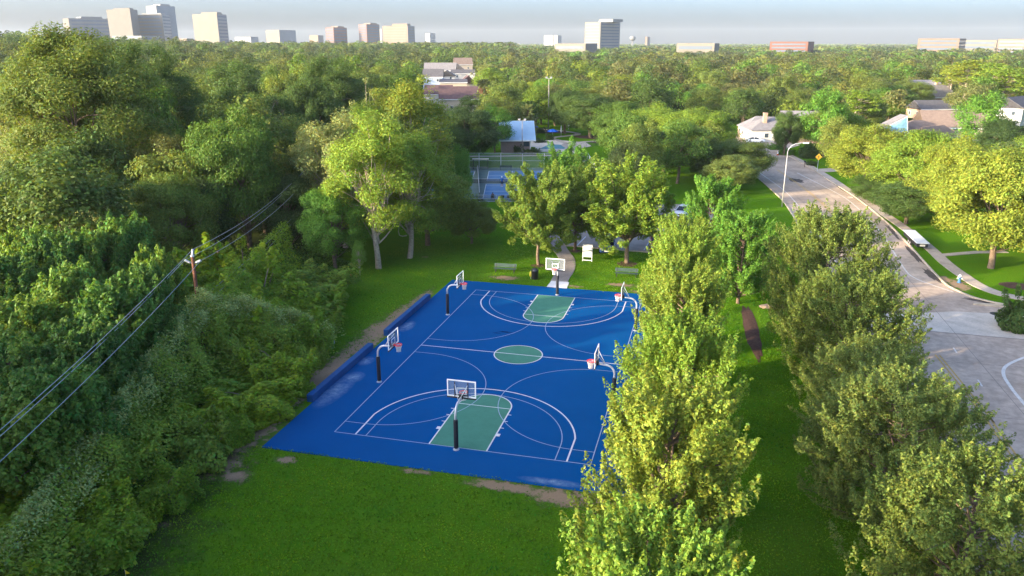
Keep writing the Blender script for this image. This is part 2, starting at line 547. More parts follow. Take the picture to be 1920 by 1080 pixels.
def court():
    SX0, SX1, SY0, SY1 = -11.55, 11.2, -18.2, 18.1
    c = empty("basketball_court", (0,0,0)); c['kind'] = 'structure'
    MB().box(SX0,SX1,SY0,SY1,-.1,Z0).obj("court_slab", BLUE, c)
    kw, fl, rc = 1.83, 5.85, 1.90
    g = MB()
    for s in (-1, 1):
        P = [(-kw, s*L2), (kw, s*L2)] + [(x, s*L2 - s*(fl + (y if True else 0))) for x, y in [(kw*math.cos(a), kw*math.sin(a)) for a in np.linspace(0, math.pi, 25)]]
        if s > 0: P = P[::-1]
        g.add([(x,y,Z0+.004) for x,y in P], [tuple(range(len(P)))])
    P = arc(0,0,rc,0,2*math.pi,48)[:-1]
    g.add([(x,y,Z0+.004) for x,y in P], [tuple(range(48))])
    g.obj("green_key", GREEN, c)
    z = Z0+.008
    w = MB(); t = MB()
    bw, tw = .085, .05
    for s in (-1, 1):
        yb = s*L2; yf = yb - s*fl
        for x in (-kw, kw):
            ribbon(w, [(x,yb),(x,yf)], bw, z)
            sx = 1 if x > 0 else -1
            for i, d in enumerate((2.15, 3.1, 4.05, 5.0)):       # lane blocks
                ww, hh = (.22,.34) if i == 0 else (.22,.07)
                x0, x1 = sorted((x+sx*.043, x+sx*(.043+ww)))
                w.quad((x0,yb-s*d-hh/2,z),(x1,yb-s*d-hh/2,z),(x1,yb-s*d+hh/2,z),(x0,yb-s*d+hh/2,z))
        ribbon(w, [(-kw+.043,yf),(kw-.043,yf)], bw*.8, z)
        a0, a1 = (0, math.pi) if s < 0 else (0, -math.pi)
        ribbon(w, arc(0, yf, kw, a0, a1), bw, z+.001)
        hb = yb - s*1.71
        for mb_, r, xo, ww, dz in ((w, 6.83, 6.55, .10, 0), (t, 6.02, 6.02, .055, .001)):
            xo = r*.985 if mb_ is w else r
            dy = math.sqrt(max(0, r*r-xo*xo)); a = math.atan2(dy, xo)
            A = arc(0, hb, r, a, math.pi-a, 72)
            if s > 0: A = arc(0, hb, r, -a, -math.pi+a, 72)
            A = [(A[0][0], yb)] + A + [(A[-1][0], yb)]
            ribbon(mb_, A, ww, z+.002+dz)
    ribbon(w, [(-W2,0),(W2,0)], bw, z+.0005)
    ribbon(w, arc(0,0,rc,0,2*math.pi,64), bw, z+.0015)
    for a, b in (((-W2,-L2),(W2,-L2)),((-W2,L2),(W2,L2)),((-W2,-L2),(-W2,L2)),((W2,-L2),(W2,L2))):
        ribbon(t, [a,b], .06, z+.0028)
    for sx in (-1, 1):
        for sy in (-1, 1):
            cx, cyy, r = sx*6.85, sy*L2/2, 6.17
            A = arc(cx, cyy, r, -math.pi/2, math.pi/2, 72) if sx < 0 else arc(cx, cyy, r, math.pi/2, 3*math.pi/2, 72)
            A = [(sx*W2, A[0][1])] + A + [(sx*W2, A[-1][1])]
            ribbon(t, A, tw, z+.0034)
    w.obj("white_lines", LINE_W, c)
    t.obj("thin_lines", LINE_T, c)
    for nm, (y0, y1), lab in (("a",(-11.75,-1.7),"long low blue wall along the court edge nearer the lawn corner"),("b",(1.35,11.6),"low blue wall along the court edge toward the far benches")):
        o = MB().box(-12.0,-11.56,y0,y1,-.1,.52).obj("low_wall", BLUE_WALL, bevel=.015)
        tag(o, lab, "low wall", "low blue walls beside the court")
BLUE_WALL = mat("blue_wall_paint", (.003,.060,.20), .6, .3, nscale=1.2, namt=.2, bump=.1, bscale=30)
court()

# ------------------------------------------------------------------ hoops
STEEL = mat("galvanised_steel", (.52,.53,.55), .45, .5, .35, nscale=6, namt=.1)
PAD = mat("black_pad", (.012,.013,.02), .6, .35, nscale=5, namt=.2)
WHITE_M = mat("white_painted_metal", (.78,.78,.77), .45, .4, nscale=4, namt=.05)
RED_M = mat("red_rim_paint", (.78,.045,.055), .5, .4, nscale=4, namt=.1)
NETM = mat("white_net_cord", (.72,.68,.64), .85, .2, nscale=10, namt=.15)
BLACK_M = mat("black_metal", (.015,.015,.017), .5, .4, nscale=4, namt=.2)
def glass_mat(name, tint, t=.88):
    m, n, l, p = new_mat(name)
    p.inputs['Base Color'].default_value = (*tint,1); p.inputs['Roughness'].default_value = .06
    tr = n.new("ShaderNodeBsdfTransparent"); tr.inputs[0].default_value = (.95,.97,.97,1)
    mx = n.new("ShaderNodeMixShader"); mx.inputs[0].default_value = 1-t
    l.new(tr.outputs[0], mx.inputs[1]); l.new(p.outputs[0], mx.inputs[2]); l.new(mx.outputs[0], n["Material Output"].inputs['Surface'])
    MATS[name] = m; return m
BB_GLASS = glass_mat("backboard_glass", (.5,.56,.58))

def make_hoop():
    t = empty("basketball_hoop", (0,0,Z0))
    MB().tube([(0,0,0),(0,0,1.0),(0,0,1.85)], .075, 14).obj("pole", STEEL, t, True)
    MB().lathe([(.19,0),(.19,.03),(.10,.05),(.10,.06)], n=16).obj("base_plate", STEEL, t)
    m = MB(); m.lathe([(.02,.12),(.135,.12),(.14,.16),(.14,1.92),(.13,1.97),(.07,1.99)], n=18)
    m.obj("pole_pad", PAD, t, True)
    P = [(0,0,1.85),(0,0,2.25)]
    for i in range(1, 10):
        a = math.pi/2*i/9; P.append((0, .62*(1-math.cos(a)), 2.25+.62*math.sin(a)))
    P += [(0,.85,2.88),(0,1.12,2.89)]
    MB().tube(P, .07, 14).obj("gooseneck_arm", STEEL, t, True)
    yb = 1.24
    bb = MB().box(-.88,.88,yb-.008,yb+.008,2.93,3.97).obj("backboard", BB_GLASS, t)
    f = MB()
    for x0,x1,z0,z1 in ((-.915,.915,2.90,2.965),(-.915,.915,3.935,4.0),(-.915,-.85,2.965,3.935),(.85,.915,2.965,3.935)):
        f.box(x0,x1,yb-.022,yb+.022,z0,z1)
    f.obj("backboard_frame", WHITE_M, bb)
    f = MB()
    for x0,x1,z0,z1 in ((-.30,.30,3.06,3.11),(-.30,.30,3.46,3.51),(-.30,-.25,3.11,3.46),(.25,.30,3.11,3.46)):
        f.box(x0,x1,yb+.009,yb+.014,z0,z1)
    f.obj("target_square", WHITE_M, bb)
    f = MB(); f.box(-.93,.93,yb-.035,yb+.035,2.80,2.90); f.obj("edge_padding", BLACK_M, bb, bevel=.012)
    f = MB()
    for sx in (-1,1):
        f.box(sx*.42-.025,sx*.42+.025,yb-.06,yb-.023,2.92,3.9)
    f.box(-.42,.42,yb-.065,yb-.025,3.0,3.08); f.box(-.13,.13,yb-.16,yb-.02,2.82,3.12)
    f.obj("mounting_bracket", BLACK_M, t)
    m = MB()
    m.tube([(0,.62,2.9),(.40,yb-.05,3.72)], .022, 8); m.tube([(0,.62,2.9),(-.40,yb-.05,3.72)], .022, 8)
    m.obj("brace", STEEL, t, True)
    yr = yb+.15+.23
    rim = MB()
    rim.tube([(.235*math.cos(a), yr+.235*math.sin(a), 3.05) for a in np.linspace(0,2*math.pi,29)], .034, 8, False)
    rim.tube([(.225*math.cos(a), yr+.225*math.sin(a), 2.995) for a in np.linspace(0,2*math.pi,29)], .012, 6, False)
    rim.box(-.11,.11,yb+.02,yb+.17,2.97,3.06)
    r = rim.obj("rim", RED_M, t, True)
    net = MB(); k = 12
    prof = [(.228,3.04),(.215,2.93),(.185,2.83),(.155,2.73),(.14,2.62),(.15,2.54)]
    for j in range(len(prof)-1):
        (ra, za), (rb, zb) = prof[j], prof[j+1]
        for i in range(k):
            for s in (-.5, .5):
                a, b = 2*math.pi*(i+.5*(j%2))/k, 2*math.pi*(i+.5*(j%2)+s)/k
                net.tube([(ra*math.cos(a),yr+ra*math.sin(a),za),(rb*math.cos(b),yr+rb*math.sin(b),zb)], .016, 4, False)
    net.obj("net", NETM, r)
    return t
hoop0 = make_hoop()
HOOPS = [((0,-15.55),0,"basketball hoop facing away on the near baseline, front of the green key"),
         ((0,15.75),math.pi,"basketball hoop on the far baseline in front of the curving path"),
         ((-8.5,-7.55),-math.pi/2,"basketball hoop on the woodland side, beside the nearer blue wall"),
         ((-8.45,7.6),-math.pi/2,"basketball hoop on the woodland side, beside the farther blue wall"),
         ((8.4,-7.1),math.pi/2,"side hoop half hidden low down by the bright column trees, nearer one"),
         ((8.4,7.7),math.pi/2,"side hoop by the column trees, farther one near the bench")]
for i, ((x,y), rz, lab) in enumerate(HOOPS):
    o = hoop0 if i == 0 else copy_tree(hoop0)
    o.location = (x, y, Z0); o.rotation_euler = (0,0,rz)
    tag(o, lab, "basketball hoop", "basketball hoops around the blue court")
#@@SECTION furniture
# ------------------------------------------------------------------ park furniture near the court
GREEN_SLAT = mat("dark_green_slat", (.030,.060,.048), .55, .4, nscale=3, namt=.25)
def make_bench():
    t = empty("park_bench", (0,0,0))
    m = MB()
    for i in range(4): m.box(-1.2,1.2,-.02+i*.115,.08+i*.115,.43,.47)
    m.obj("seat", GREEN_SLAT, t)
    m = MB()
    for i in range(3):
        z = .55+i*.12; y = .47+i*.04; m.add([(-1.2,y,z),(1.2,y,z),(1.2,y+.03,z+.10),(-1.2,y+.03,z+.10),(-1.2,y+.035,z),(1.2,y+.035,z),(1.2,y+.065,z+.10),(-1.2,y+.065,z+.10)],
              [(0,1,2,3),(7,6,5,4),(0,4,5,1),(3,2,6,7),(0,3,7,4),(1,5,6,2)])
    m.obj("backrest", GREEN_SLAT, t)
    for sx in (-1,1):
        m = MB(); m.tube([(sx*1.0,.0,0),(sx*1.0,.0,.43),(sx*1.0,.42,.43),(sx*1.0,.56,.86)], .035, 8); m.tube([(sx*1.0,.42,.43),(sx*1.0,.46,0)], .035, 8)
        m.obj("leg", BLACK_M, t)
    return t
b0 = make_bench()
for i, (px, py, lab) in enumerate(((946,512,"dark green slatted bench beyond the far court corner, near the bin"),(1174,521,"dark green slatted bench behind the court, near the column trees"))):
    o = b0 if i == 0 else copy_tree(b0)
    P = at(px, py); o.location = (P[0], P[1], 0); o.rotation_euler = (0,0,.06)
    tag(o, lab, "bench", "green park benches behind the court")

def bin_():
    P = at(1003,523)
    t = empty("litter_bin", (P[0],P[1],0), 0, "black round litter bin with domed lid beside the curving path", "litter bin")
    MB().lathe([(.30,0),(.33,.05),(.34,.85),(.36,.87)], n=20).obj("body", BLACK_M, t, True)
    m = MB().lathe([(.37,.87),(.37,.93),(.30,1.08),(.14,1.16),(.0,1.17)], n=20); m.obj("lid", mat("bin_lid", (.03,.032,.035), .5, .4, nscale=4), t, True)
    Q = at(995,523)
    y = empty("hanging_bag", (Q[0],Q[1],0), .3, "crumpled yellow bag hooked on a stake beside the black bin", "bag")
    MB().tube([(0,0,0),(0,0,.95)], .02, 6).obj("stake", STEEL, y)
    MB().lathe([(.03,.2),(.13,.3),(.15,.5),(.10,.72),(.04,.85)], n=9).obj("sack", mat("yellow_plastic", (.55,.42,.04), .5, .4, nscale=7, namt=.35), y, True)
bin_()
def sign_board():
    P = at(1101,490)
    t = empty("notice_board", (P[0],P[1],0), -.06, "blank white notice board on two legs in the grass by the parking lot", "notice board")
    for sx in (-1,1): MB().tube([(sx*.52,0,0),(sx*.52,0,1.95)], .045, 8).obj("leg", WHITE_M, t)
    MB().box(-.475,.475,-.03,.03,.52,1.95).obj("panel", mat("white_board", (.74,.69,.66), .5, .3, nscale=1, namt=.06), t, bevel=.01)
    MB().box(-.475,.475,-.03,.03,.10,.17).obj("bottom_rail", WHITE_M, t)
sign_board()
def path_():
    C = smooth_line([(-.55,18.1),(-.75,21.5),(-.8,25),(-1.5,29),(-3.2,33.5),(-4.6,38),(-5.4,44),(-5.6,55),(-5.4,70),(-5.6,84),(-8.5,97),(-12.4,108),(-16,117)])
    mb = MB(); curb(mb, C, 1.75, .05); struct(mb, "path", mat("boardwalk_concrete", (.33,.29,.275), .9, .2, nscale=.8, namt=.2, nscale2=8, namt2=.18))
    mb = MB(); mb.prism([(-1.55,18.12),(.5,18.12),(.38,20.2),(-1.5,20.2)], .0, .056); struct(mb, "path_landing", mat("landing_concrete", (.62,.60,.60), .9, .2, nscale=2, namt=.1))
    mb = MB(); k = 0
    for i in range(len(C)-1):
        for s in (.0, .33, .66):
            p = C[i]*(1-s)+C[i+1]*s
            d = C[i+1]-C[i]; ln = np.linalg.norm(d); d = d/ln
            if p[1] < 20.4 or p[1] > 44: continue
            nrm = np.array([-d[1], d[0]]); a, b = p-nrm*.86, p+nrm*.86
            w = d*.035
            mb.quad((*(a-w),.056),(*(a+w),.056),(*(b+w),.056),(*(b-w),.056))
    struct(mb, "path_joints", mat("joint_gap", (.13,.115,.105), .9, .1, nscale=3))
    mb = MB(); curb(mb, smooth_line([(-9.5,99.5),(-3,101),(5,106)]), 1.4, .05)
    curb(mb, smooth_line([(-14.5,113),(-22,112.5),(-34,108),(-50,104)]), 1.6, .05)
    curb(mb, smooth_line([(-16,118),(-19,126),(-21,134),(-14,142),(-2,146)]), 1.7, .05)
    curb(mb, smooth_line([(-21,134),(-24,140),(-27,146),(-22,156),(-30,164),(-46,170)]), 1.6, .05)
    struct(mb, "footpath", CONC)
    # mulch
    mb = MB(); rs = random.Random(5)
    def blob(cx, cyy, rx, ry, z=.02, rot=0, n=26):
        pts = []
        for k in range(n):
            w = 2*math.pi*k/n; q = 1+rs.uniform(-.12,.12); x, y = rx*math.cos(w)*q, ry*math.sin(w)*q
            pts.append((cx+x*math.cos(rot)-y*math.sin(rot), cyy+x*math.sin(rot)+y*math.cos(rot), z))
        c = len(pts); pts.append((cx,cyy,z+.06))
        mb.add(pts, [(k,(k+1)%n,c) for k in range(n)])
    blob(18.0,10.2,.62,6.6,rot=.05); blob(-4.1,25.6,.75,.75); blob(-1.3,33.0,.8,.8); blob(5.3,28.7,1.15,1.15)
    blob(-17,150,5,4); blob(-10,140,6,2.5,rot=.3); blob(-34,160,9,4); blob(44.5,30.3,1.6,1.3); blob(-4,135,4,3)
    struct(mb, "mulch_bed", mat("mulch", (.085,.046,.034), .95, .1, nscale=5, namt=.45, bump=.7, bscale=22))
path_()
# rock heap by the path bed
def rocks():
    P = at(1452,578)
    t = empty("rock_pile", (P[0],P[1],0), 0, "small tan heap of rocks on the lawn under the roadside trees", "rocks")
    rs = random.Random(2)
    for i in range(7):
        bm = bmesh.new(); bmesh.ops.create_icosphere(bm, subdivisions=2, radius=1)
        sx, sy, sz = rs.uniform(.3,.5), rs.uniform(.25,.4), rs.uniform(.16,.26)
        for v in bm.verts:
            q = 1+rs.uniform(-.16,.16); v.co = Vector((v.co.x*sx*q, v.co.y*sy*q, v.co.z*sz*q))
        me = bpy.data.meshes.new("rock"); bm.to_mesh(me); bm.free(); me.materials.append(mat("tan_rock", (.30,.22,.15), .9, .2, nscale=4, namt=.3))
        o = bpy.data.objects.new("rock", me); COL.objects.link(o); o.parent = t; o.location = (-.9+i*.32, rs.uniform(-.2,.2), .12)
rocks()
def lawn_bits():
    P = at(237,1086)
    t = empty("marker_flag", (P[0],P[1],0), .4, "small yellow marker flag at the bottom edge of the lawn", "flag")
    MB().tube([(0,0,0),(0,0,.5)], .008, 6).obj("stake", STEEL, t)
    MB().add([(0,-.004,.5),(0,-.004,.26),(.2,-.004,.30),(0,.004,.5),(0,.004,.26),(.2,.004,.30)],[(0,1,2),(5,4,3),(0,3,4,1),(1,4,5,2),(2,5,3,0)]).obj("pennant", mat("flag_yellow", (.70,.50,.02), .6, .3, nscale=5), t)
    P = at(658,519)
    bm = bmesh.new(); bmesh.ops.create_uvsphere(bm, u_segments=20, v_segments=12, radius=.14)
    me = bpy.data.meshes.new("ball"); bm.to_mesh(me); bm.free(); me.polygons.foreach_set("use_smooth",[True]*len(me.polygons))
    me.materials.append(mat("orange_rubber", (.50,.13,.04), .6, .3, nscale=20, namt=.2))
    o = bpy.data.objects.new("ball", me); COL.objects.link(o); o.location = (P[0],P[1],.14); tag(o, "small orange ball lying on the lawn left of the thin sapling", "ball")
lawn_bits()
# parking lot
def parking():
    mb = MB(); P = [(-3.0,35.0),(9.5,34.6),(16.5,37),(17,62),(13,66),(-4.2,60),(-4.0,45)]
    mb.add([(x,y,.012) for x,y in P], [tuple(range(len(P)))]); struct(mb, "parking_lot", mat("lot_concrete", (.30,.255,.215), .9, .1, nscale=.5, namt=.2, nscale2=5, namt2=.15))
    mb = MB()
    for x in (-1.5,1.1,3.9,6.6,9.3,12): ribbon(mb, [(x,35.4),(x+.3,40.4)], .12, .018)
    for x in (3,6,9,12): ribbon(mb, [(x,55),(x+.2,60)], .12, .018)
    struct(mb, "parking_lines", mat("faded_blue_white_paint", (.55,.58,.64), .7, .3, nscale=3, namt=.2))
    mb = MB(); curb(mb, smooth_line([(-3.9,60),(-3.8,45),(-3.0,36),(-2,35),(9.5,34.5),(16.5,36.9),(17,62)], 3), .15, .13); struct(mb, "lot_kerb", KERB)
parking()
#@@SECTION cars
# ------------------------------------------------------------------ cars
GLASS_D = mat("dark_car_glass", (.02,.025,.03), .08, .6)
TYRE = mat("tyre_rubber", (.02,.02,.021), .85, .2, nscale=9)
RIMM = mat("alloy_rim", (.5,.5,.52), .35, .5, .6)
LAMP_W = mat("headlamp_lens", (.75,.77,.8), .15, .6)
LAMP_R = mat("tail_lamp_lens", (.45,.02,.02), .2, .5)
def make_car(name, paint, suv, label):
    t = empty(name, (0,0,0), 0, label, "car")
    H = 1.68 if suv else 1.46
    L = 4.6
    # body sections along x: (x, half width, z bottom, z shoulder)
    secs = [(-2.3,.62,.42,.72),(-2.24,.80,.30,.92),(-1.9,.88,.24,.98 if suv else .95),(-1.0,.91,.22,.98),(0,.92,.22,.96),(.9,.91,.22,.94),(1.5,.89,.24,.90),(2.1,.82,.28,.80),(2.26,.66,.36,.64)]
    vs, fs = [], []
    for x, w, zb, zs in secs:
        for yy, zz in ((-w*.9,zb),(-w,zb+.16),(-w,zs-.14),(-w*.88,zs),(0,zs+.03),(w*.88,zs),(w,zs-.14),(w,zb+.16),(w*.9,zb)): vs.append((x,yy,zz))
    k = 9
    for i in range(len(secs)-1):
        for j in range(k): fs.append((i*k+j,(i+1)*k+j,(i+1)*k+(j+1)%k,i*k+(j+1)%k))
    fs.append(tuple(range(k))); fs.append(tuple((len(secs)-1)*k+j for j in range(k-1,-1,-1)))
    body = MB().add(vs, fs).obj("body", paint, t, True)
    cab = [(-2.05 if suv else -1.75,.72,.94),(-1.72 if suv else -1.15,.62,H-.06),(-.6,.64,H),(.25,.63,H-.03),(1.15,.73,.93)]
    def cabin(shr, top):
        vs, fs = [], []
        for x, w, z in cab: vs += [(x,-w*shr,z+top),(x,w*shr,z+top)]
        n = len(cab)
        base = [(x,(-.80),.90) for x,_,_ in cab]+[(x,.80,.90) for x,_,_ in cab]
        vs += base
        for i in range(n-1):
            fs.append((2*i,2*i+2,2*i+3,2*i+1))
            fs.append((2*i,2*n+i,2*n+i+1,2*i+2)); fs.append((2*i+1,2*i+3,3*n+i+1,3*n+i))
        return vs, fs
    MB().add(*cabin(1,0)).obj("windows", GLASS_D, body)
    m = MB(); x0, x1 = cab[1][0]-.05, cab[3][0]+.08
    m.prism([(x0,-.60),(x1,-.62),(x1,.62),(x0,.60)], H-.03, H+.03); m.obj("roof", paint, body, True, bevel=.02)
    for sy in (-1,1):
        for a, b in (((1.17,.80,.93),(.27,.66,H-.01)),((-.45,.80,.93),(-.45,.66,H-.01)),((cab[0][0],.78,.93),(cab[1][0],.65,H-.04))):
            MB().tube([(a[0],sy*a[1],a[2]),(b[0],sy*b[1],b[2])], .045, 6).obj("pillar", paint, body)
    for sx in (1.42,-1.42):
        for sy in (-1,1):
            wv = MB(); vs2 = [(r*math.cos(a), yy, r*math.sin(a)) for r, yy in ((.2,-.1),(.31,-.11),(.34,-.07),(.34,.07),(.31,.11),(.2,.1)) for a in np.linspace(0,2*math.pi,20,endpoint=False)]
            wv.add(vs2, [(i*20+j,i*20+(j+1)%20,(i+1)*20+(j+1)%20,(i+1)*20+j) for i in range(5) for j in range(20)])
            w = wv.obj("wheel", TYRE, t, True); w.location = (sx, sy*.83, .34)
            rm = MB(); rm.tube([(0,-.085,0),(0,.085,0)], .205, 16); rm.obj("rim", RIMM, w)
    for sy in (-1,1):
        MB().box(2.06,2.23,sy*.63-.16,sy*.63+.16,.60,.73).obj("headlight", LAMP_W, t, bevel=.03)
        MB().box(-2.31,-2.2,sy*.66-.13,sy*.66+.13,.70,.86).obj("tail_light", LAMP_R, t, bevel=.02)
        MB().box(.85,1.0,sy*.98-.09,sy*.98+.09,.92,1.04).obj("mirror", paint, t, bevel=.02)
    MB().box(2.2,2.285,-.26,.26,.44,.55).obj("number_plate", WHITE_M, t)
    MB().box(2.1,2.275,-.45,.45,.56,.68).obj("grille", BLACK_M, t)
    return t
def paint(name, c): return mat(name, c, .28, .6, .1, nscale=2, namt=.03)
CARS = [("parked_car",paint("blue_black_paint",(.012,.045,.16)),True,"dark blue parked car with blue bonnet facing the lawn beside the notice board",at(1139,470),-math.pi/2+.08),
        ("parked_car",paint("orange_paint",(.42,.05,.015)),True,"orange and black parked car half hidden behind the tree with mulch ring",at(1232,466),-math.pi/2+.1),
        ("parked_car",paint("silver_paint",(.55,.57,.60)),False,"silver white car parked deep in the lot beside the column tree top",at(1281,405),-math.pi/2-.25),
        ("parked_car",paint("white_paint",(.75,.76,.78)),False,"white car standing in the driveway of the grey roofed house",at(1416,268),.12),
        ("parked_car",paint("cream_paint",(.65,.64,.60)),False,"pale car parked on the street far beyond the pool house",at(1010,215),.4),
        ("parked_car",paint("grey_paint",(.4,.42,.45)),False,"pale grey car beside the tall light pole on the far street",at(1016,217),.35)]
for nm, pm, suv, lab, P, rz in CARS:
    c = make_car(nm, pm, suv, lab); c.location = (P[0],P[1],.02); c.rotation_euler = (0,0,rz); c['group'] = "cars parked around the park"
#@@SECTION street
# ------------------------------------------------------------------ street furniture
def street():
    P = at(1466,388)
    t = empty("street_lamp", (P[0],P[1],0), 0, "tall pale cobra-head street lamp at the road edge beside the lawn", "street lamp")
    pole = MB().tube([(0,0,0),(0,0,4),(0,0,8.3)], [.095,.075,.055], 12).obj("pole", mat("lamp_aluminium", (.40,.385,.36), .5, .4, .2, nscale=3, namt=.08), t, True)
    A = [(0,0,8.3)]+[(2.3*math.sin(a),-.2*math.sin(a),8.3+1.35*(1-math.cos(a))**.8*1.0) for a in np.linspace(.2,math.pi/2,9)]
    A = [(0,0,8.2),(.15,0,8.7),(.5,0,9.15),(1.0,0,9.42),(1.6,0,9.55),(2.1,0,9.58)]
    MB().tube(A, .042, 10).obj("arm", STEEL, t, True)
    m = MB().prism([(2.0,-.10),(2.3,-.16),(2.75,-.13),(2.85,0),(2.75,.13),(2.3,.16),(2.0,.10)], 9.5, 9.66); m.obj("lamp_head", WHITE_M, t, bevel=.03)
    P = at(1532,322)
    t = empty("crossing_sign", (P[0],P[1],0), -.18, "yellow diamond pedestrian crossing sign beside the pavement", "road sign")
    MB().tube([(0,0,0),(0,0,3.1)], .04, 8).obj("post", STEEL, t)
    d = MB(); s = .62
    d.add([(0,-.05,2.2),(s,-.05,2.2+s),(0,-.05,2.2+2*s),(-s,-.05,2.2+s),(0,-.03,2.2),(s,-.03,2.2+s),(0,-.03,2.2+2*s),(-s,-.03,2.2+s)], [(0,1,2,3),(7,6,5,4),(0,4,5,1),(1,5,6,2),(2,6,7,3),(3,7,4,0)])
    pl = d.obj("panel", mat("sign_yellow", (.75,.42,.02), .45, .4, nscale=3, namt=.05), t)
    w = MB(); z = 2.2+s      # walking figure
    def bar(a, b, r): w.tube([(a[0],-.056,z+a[1]),(b[0],-.056,z+b[1])], r, 6)
    w.lathe([(.0,-.003),(.065,-.003),(.065,.003),(0,.003)], n=10)
    w.v = [(x, -.056+zz, z+.27+y) if i < 40 else (x,y,zz) for i,(x,y,zz) in enumerate(w.v)]
    bar((0,.19),(.0,-.04),.055); bar((0,-.04),(-.13,-.30),.035); bar((0,-.04),(.12,-.30),.035); bar((0,.15),(.15,.02),.026); bar((0,.15),(-.14,.03),.026)
    w.obj("walking_figure", BLACK_M, pl)
    P = at(1508,314)
    t = empty("mailbox", (P[0],P[1],0), 0, "dark mailbox on a post beside the driveway kerb", "mailbox")
    MB().tube([(0,0,0),(0,0,1.05)], .06, 8).obj("post", BARK, t); MB().box(-.16,.16,-.3,.3,1.05,1.36).obj("box", BLACK_M, t, bevel=.06)
    P = at(1798,530)
    t = empty("fire_hydrant", (P[0],P[1],0), 0, "blue fire hydrant with white cap on the pavement corner", "fire hydrant")
    HB = mat("hydrant_blue", (.05,.16,.30), .5, .4, nscale=5, namt=.15)
    MB().lathe([(.2,0),(.2,.06),(.13,.08),(.13,.55),(.17,.57),(.17,.62),(.14,.64)], n=16).obj("barrel", HB, t, True)
    MB().lathe([(.17,.64),(.16,.72),(.10,.82),(.04,.85),(.04,.9)], n=16).obj("cap", WHITE_M, t, True)
    for dx in (-1,1): MB().tube([(dx*.12,0,.45),(dx*.24,0,.45)], .065, 10).obj("nozzle", WHITE_M, t)
    # long low covered trailer on the verge
    a, b = at(1731,457,.85)[:2], at(1704,433,.85)[:2]; d = b-a; L = np.linalg.norm(d)
    t = empty("trailer", (a[0],a[1],0), math.atan2(d[1],d[0])-math.pi/2, "long low white flat-topped trailer standing on the verge by the pavement", "trailer")
    w = .72
    MB().add([(-w,0,.82),(w,0,.82),(w,L,.90),(-w,L,.90),(-w,0,.92),(w,0,.92),(w,L,1.0),(-w,L,1.0)],[(0,3,2,1),(4,5,6,7),(0,1,5,4),(1,2,6,5),(2,3,7,6),(3,0,4,7)]).obj("cover", mat("white_cover", (.60,.59,.57), .5, .4, nscale=1.5, namt=.06), t, bevel=.03)
    MB().box(-w+.12,w-.12,.18,L-.2,.38,.815).obj("body", BLACK_M, t)
    MB().box(-.28,.28,.12,.175,.48,.70).obj("number_plate", mat("plate_cream", (.60,.56,.45), .5, .3, nscale=2, namt=.05), t)
    for sx in (-1,1):
        for yy in (L*.38, L*.38+.8):
            wv = MB(); wv.tube([(sx*(w-.10),yy,.3),(sx*(w+.06),yy,.3)], .3, 18); wh = wv.obj("wheel", TYRE, t); r_ = MB(); r_.tube([(sx*(w+.061),yy,.3),(sx*(w+.075),yy,.3)], .17, 14); r_.obj("rim", RIMM, wh)
    MB().tube([(0,L-.2,.5),(0,L+1.1,.45)], .05, 8).obj("tow_bar", BLACK_M, t); MB().tube([(0,L+.9,0),(0,L+.9,.6)], .04, 8).obj("jockey_stand", STEEL, t)
    # traffic cone beside the driveway
    P = at(1458,291)
    t = empty("traffic_cone", (P[0],P[1],.03), 0, "small orange and white cone on the driveway edge", "traffic cone")
    MB().lathe([(.26,0),(.26,.04),(.2,.05),(.14,.3)], n=14).obj("cone", mat("cone_orange", (.6,.12,.03), .6, .3, nscale=3), t)
    MB().lathe([(.141,.3),(.06,.75),(.03,.78)], n=14).obj("reflective_band", WHITE_M, t)
street()
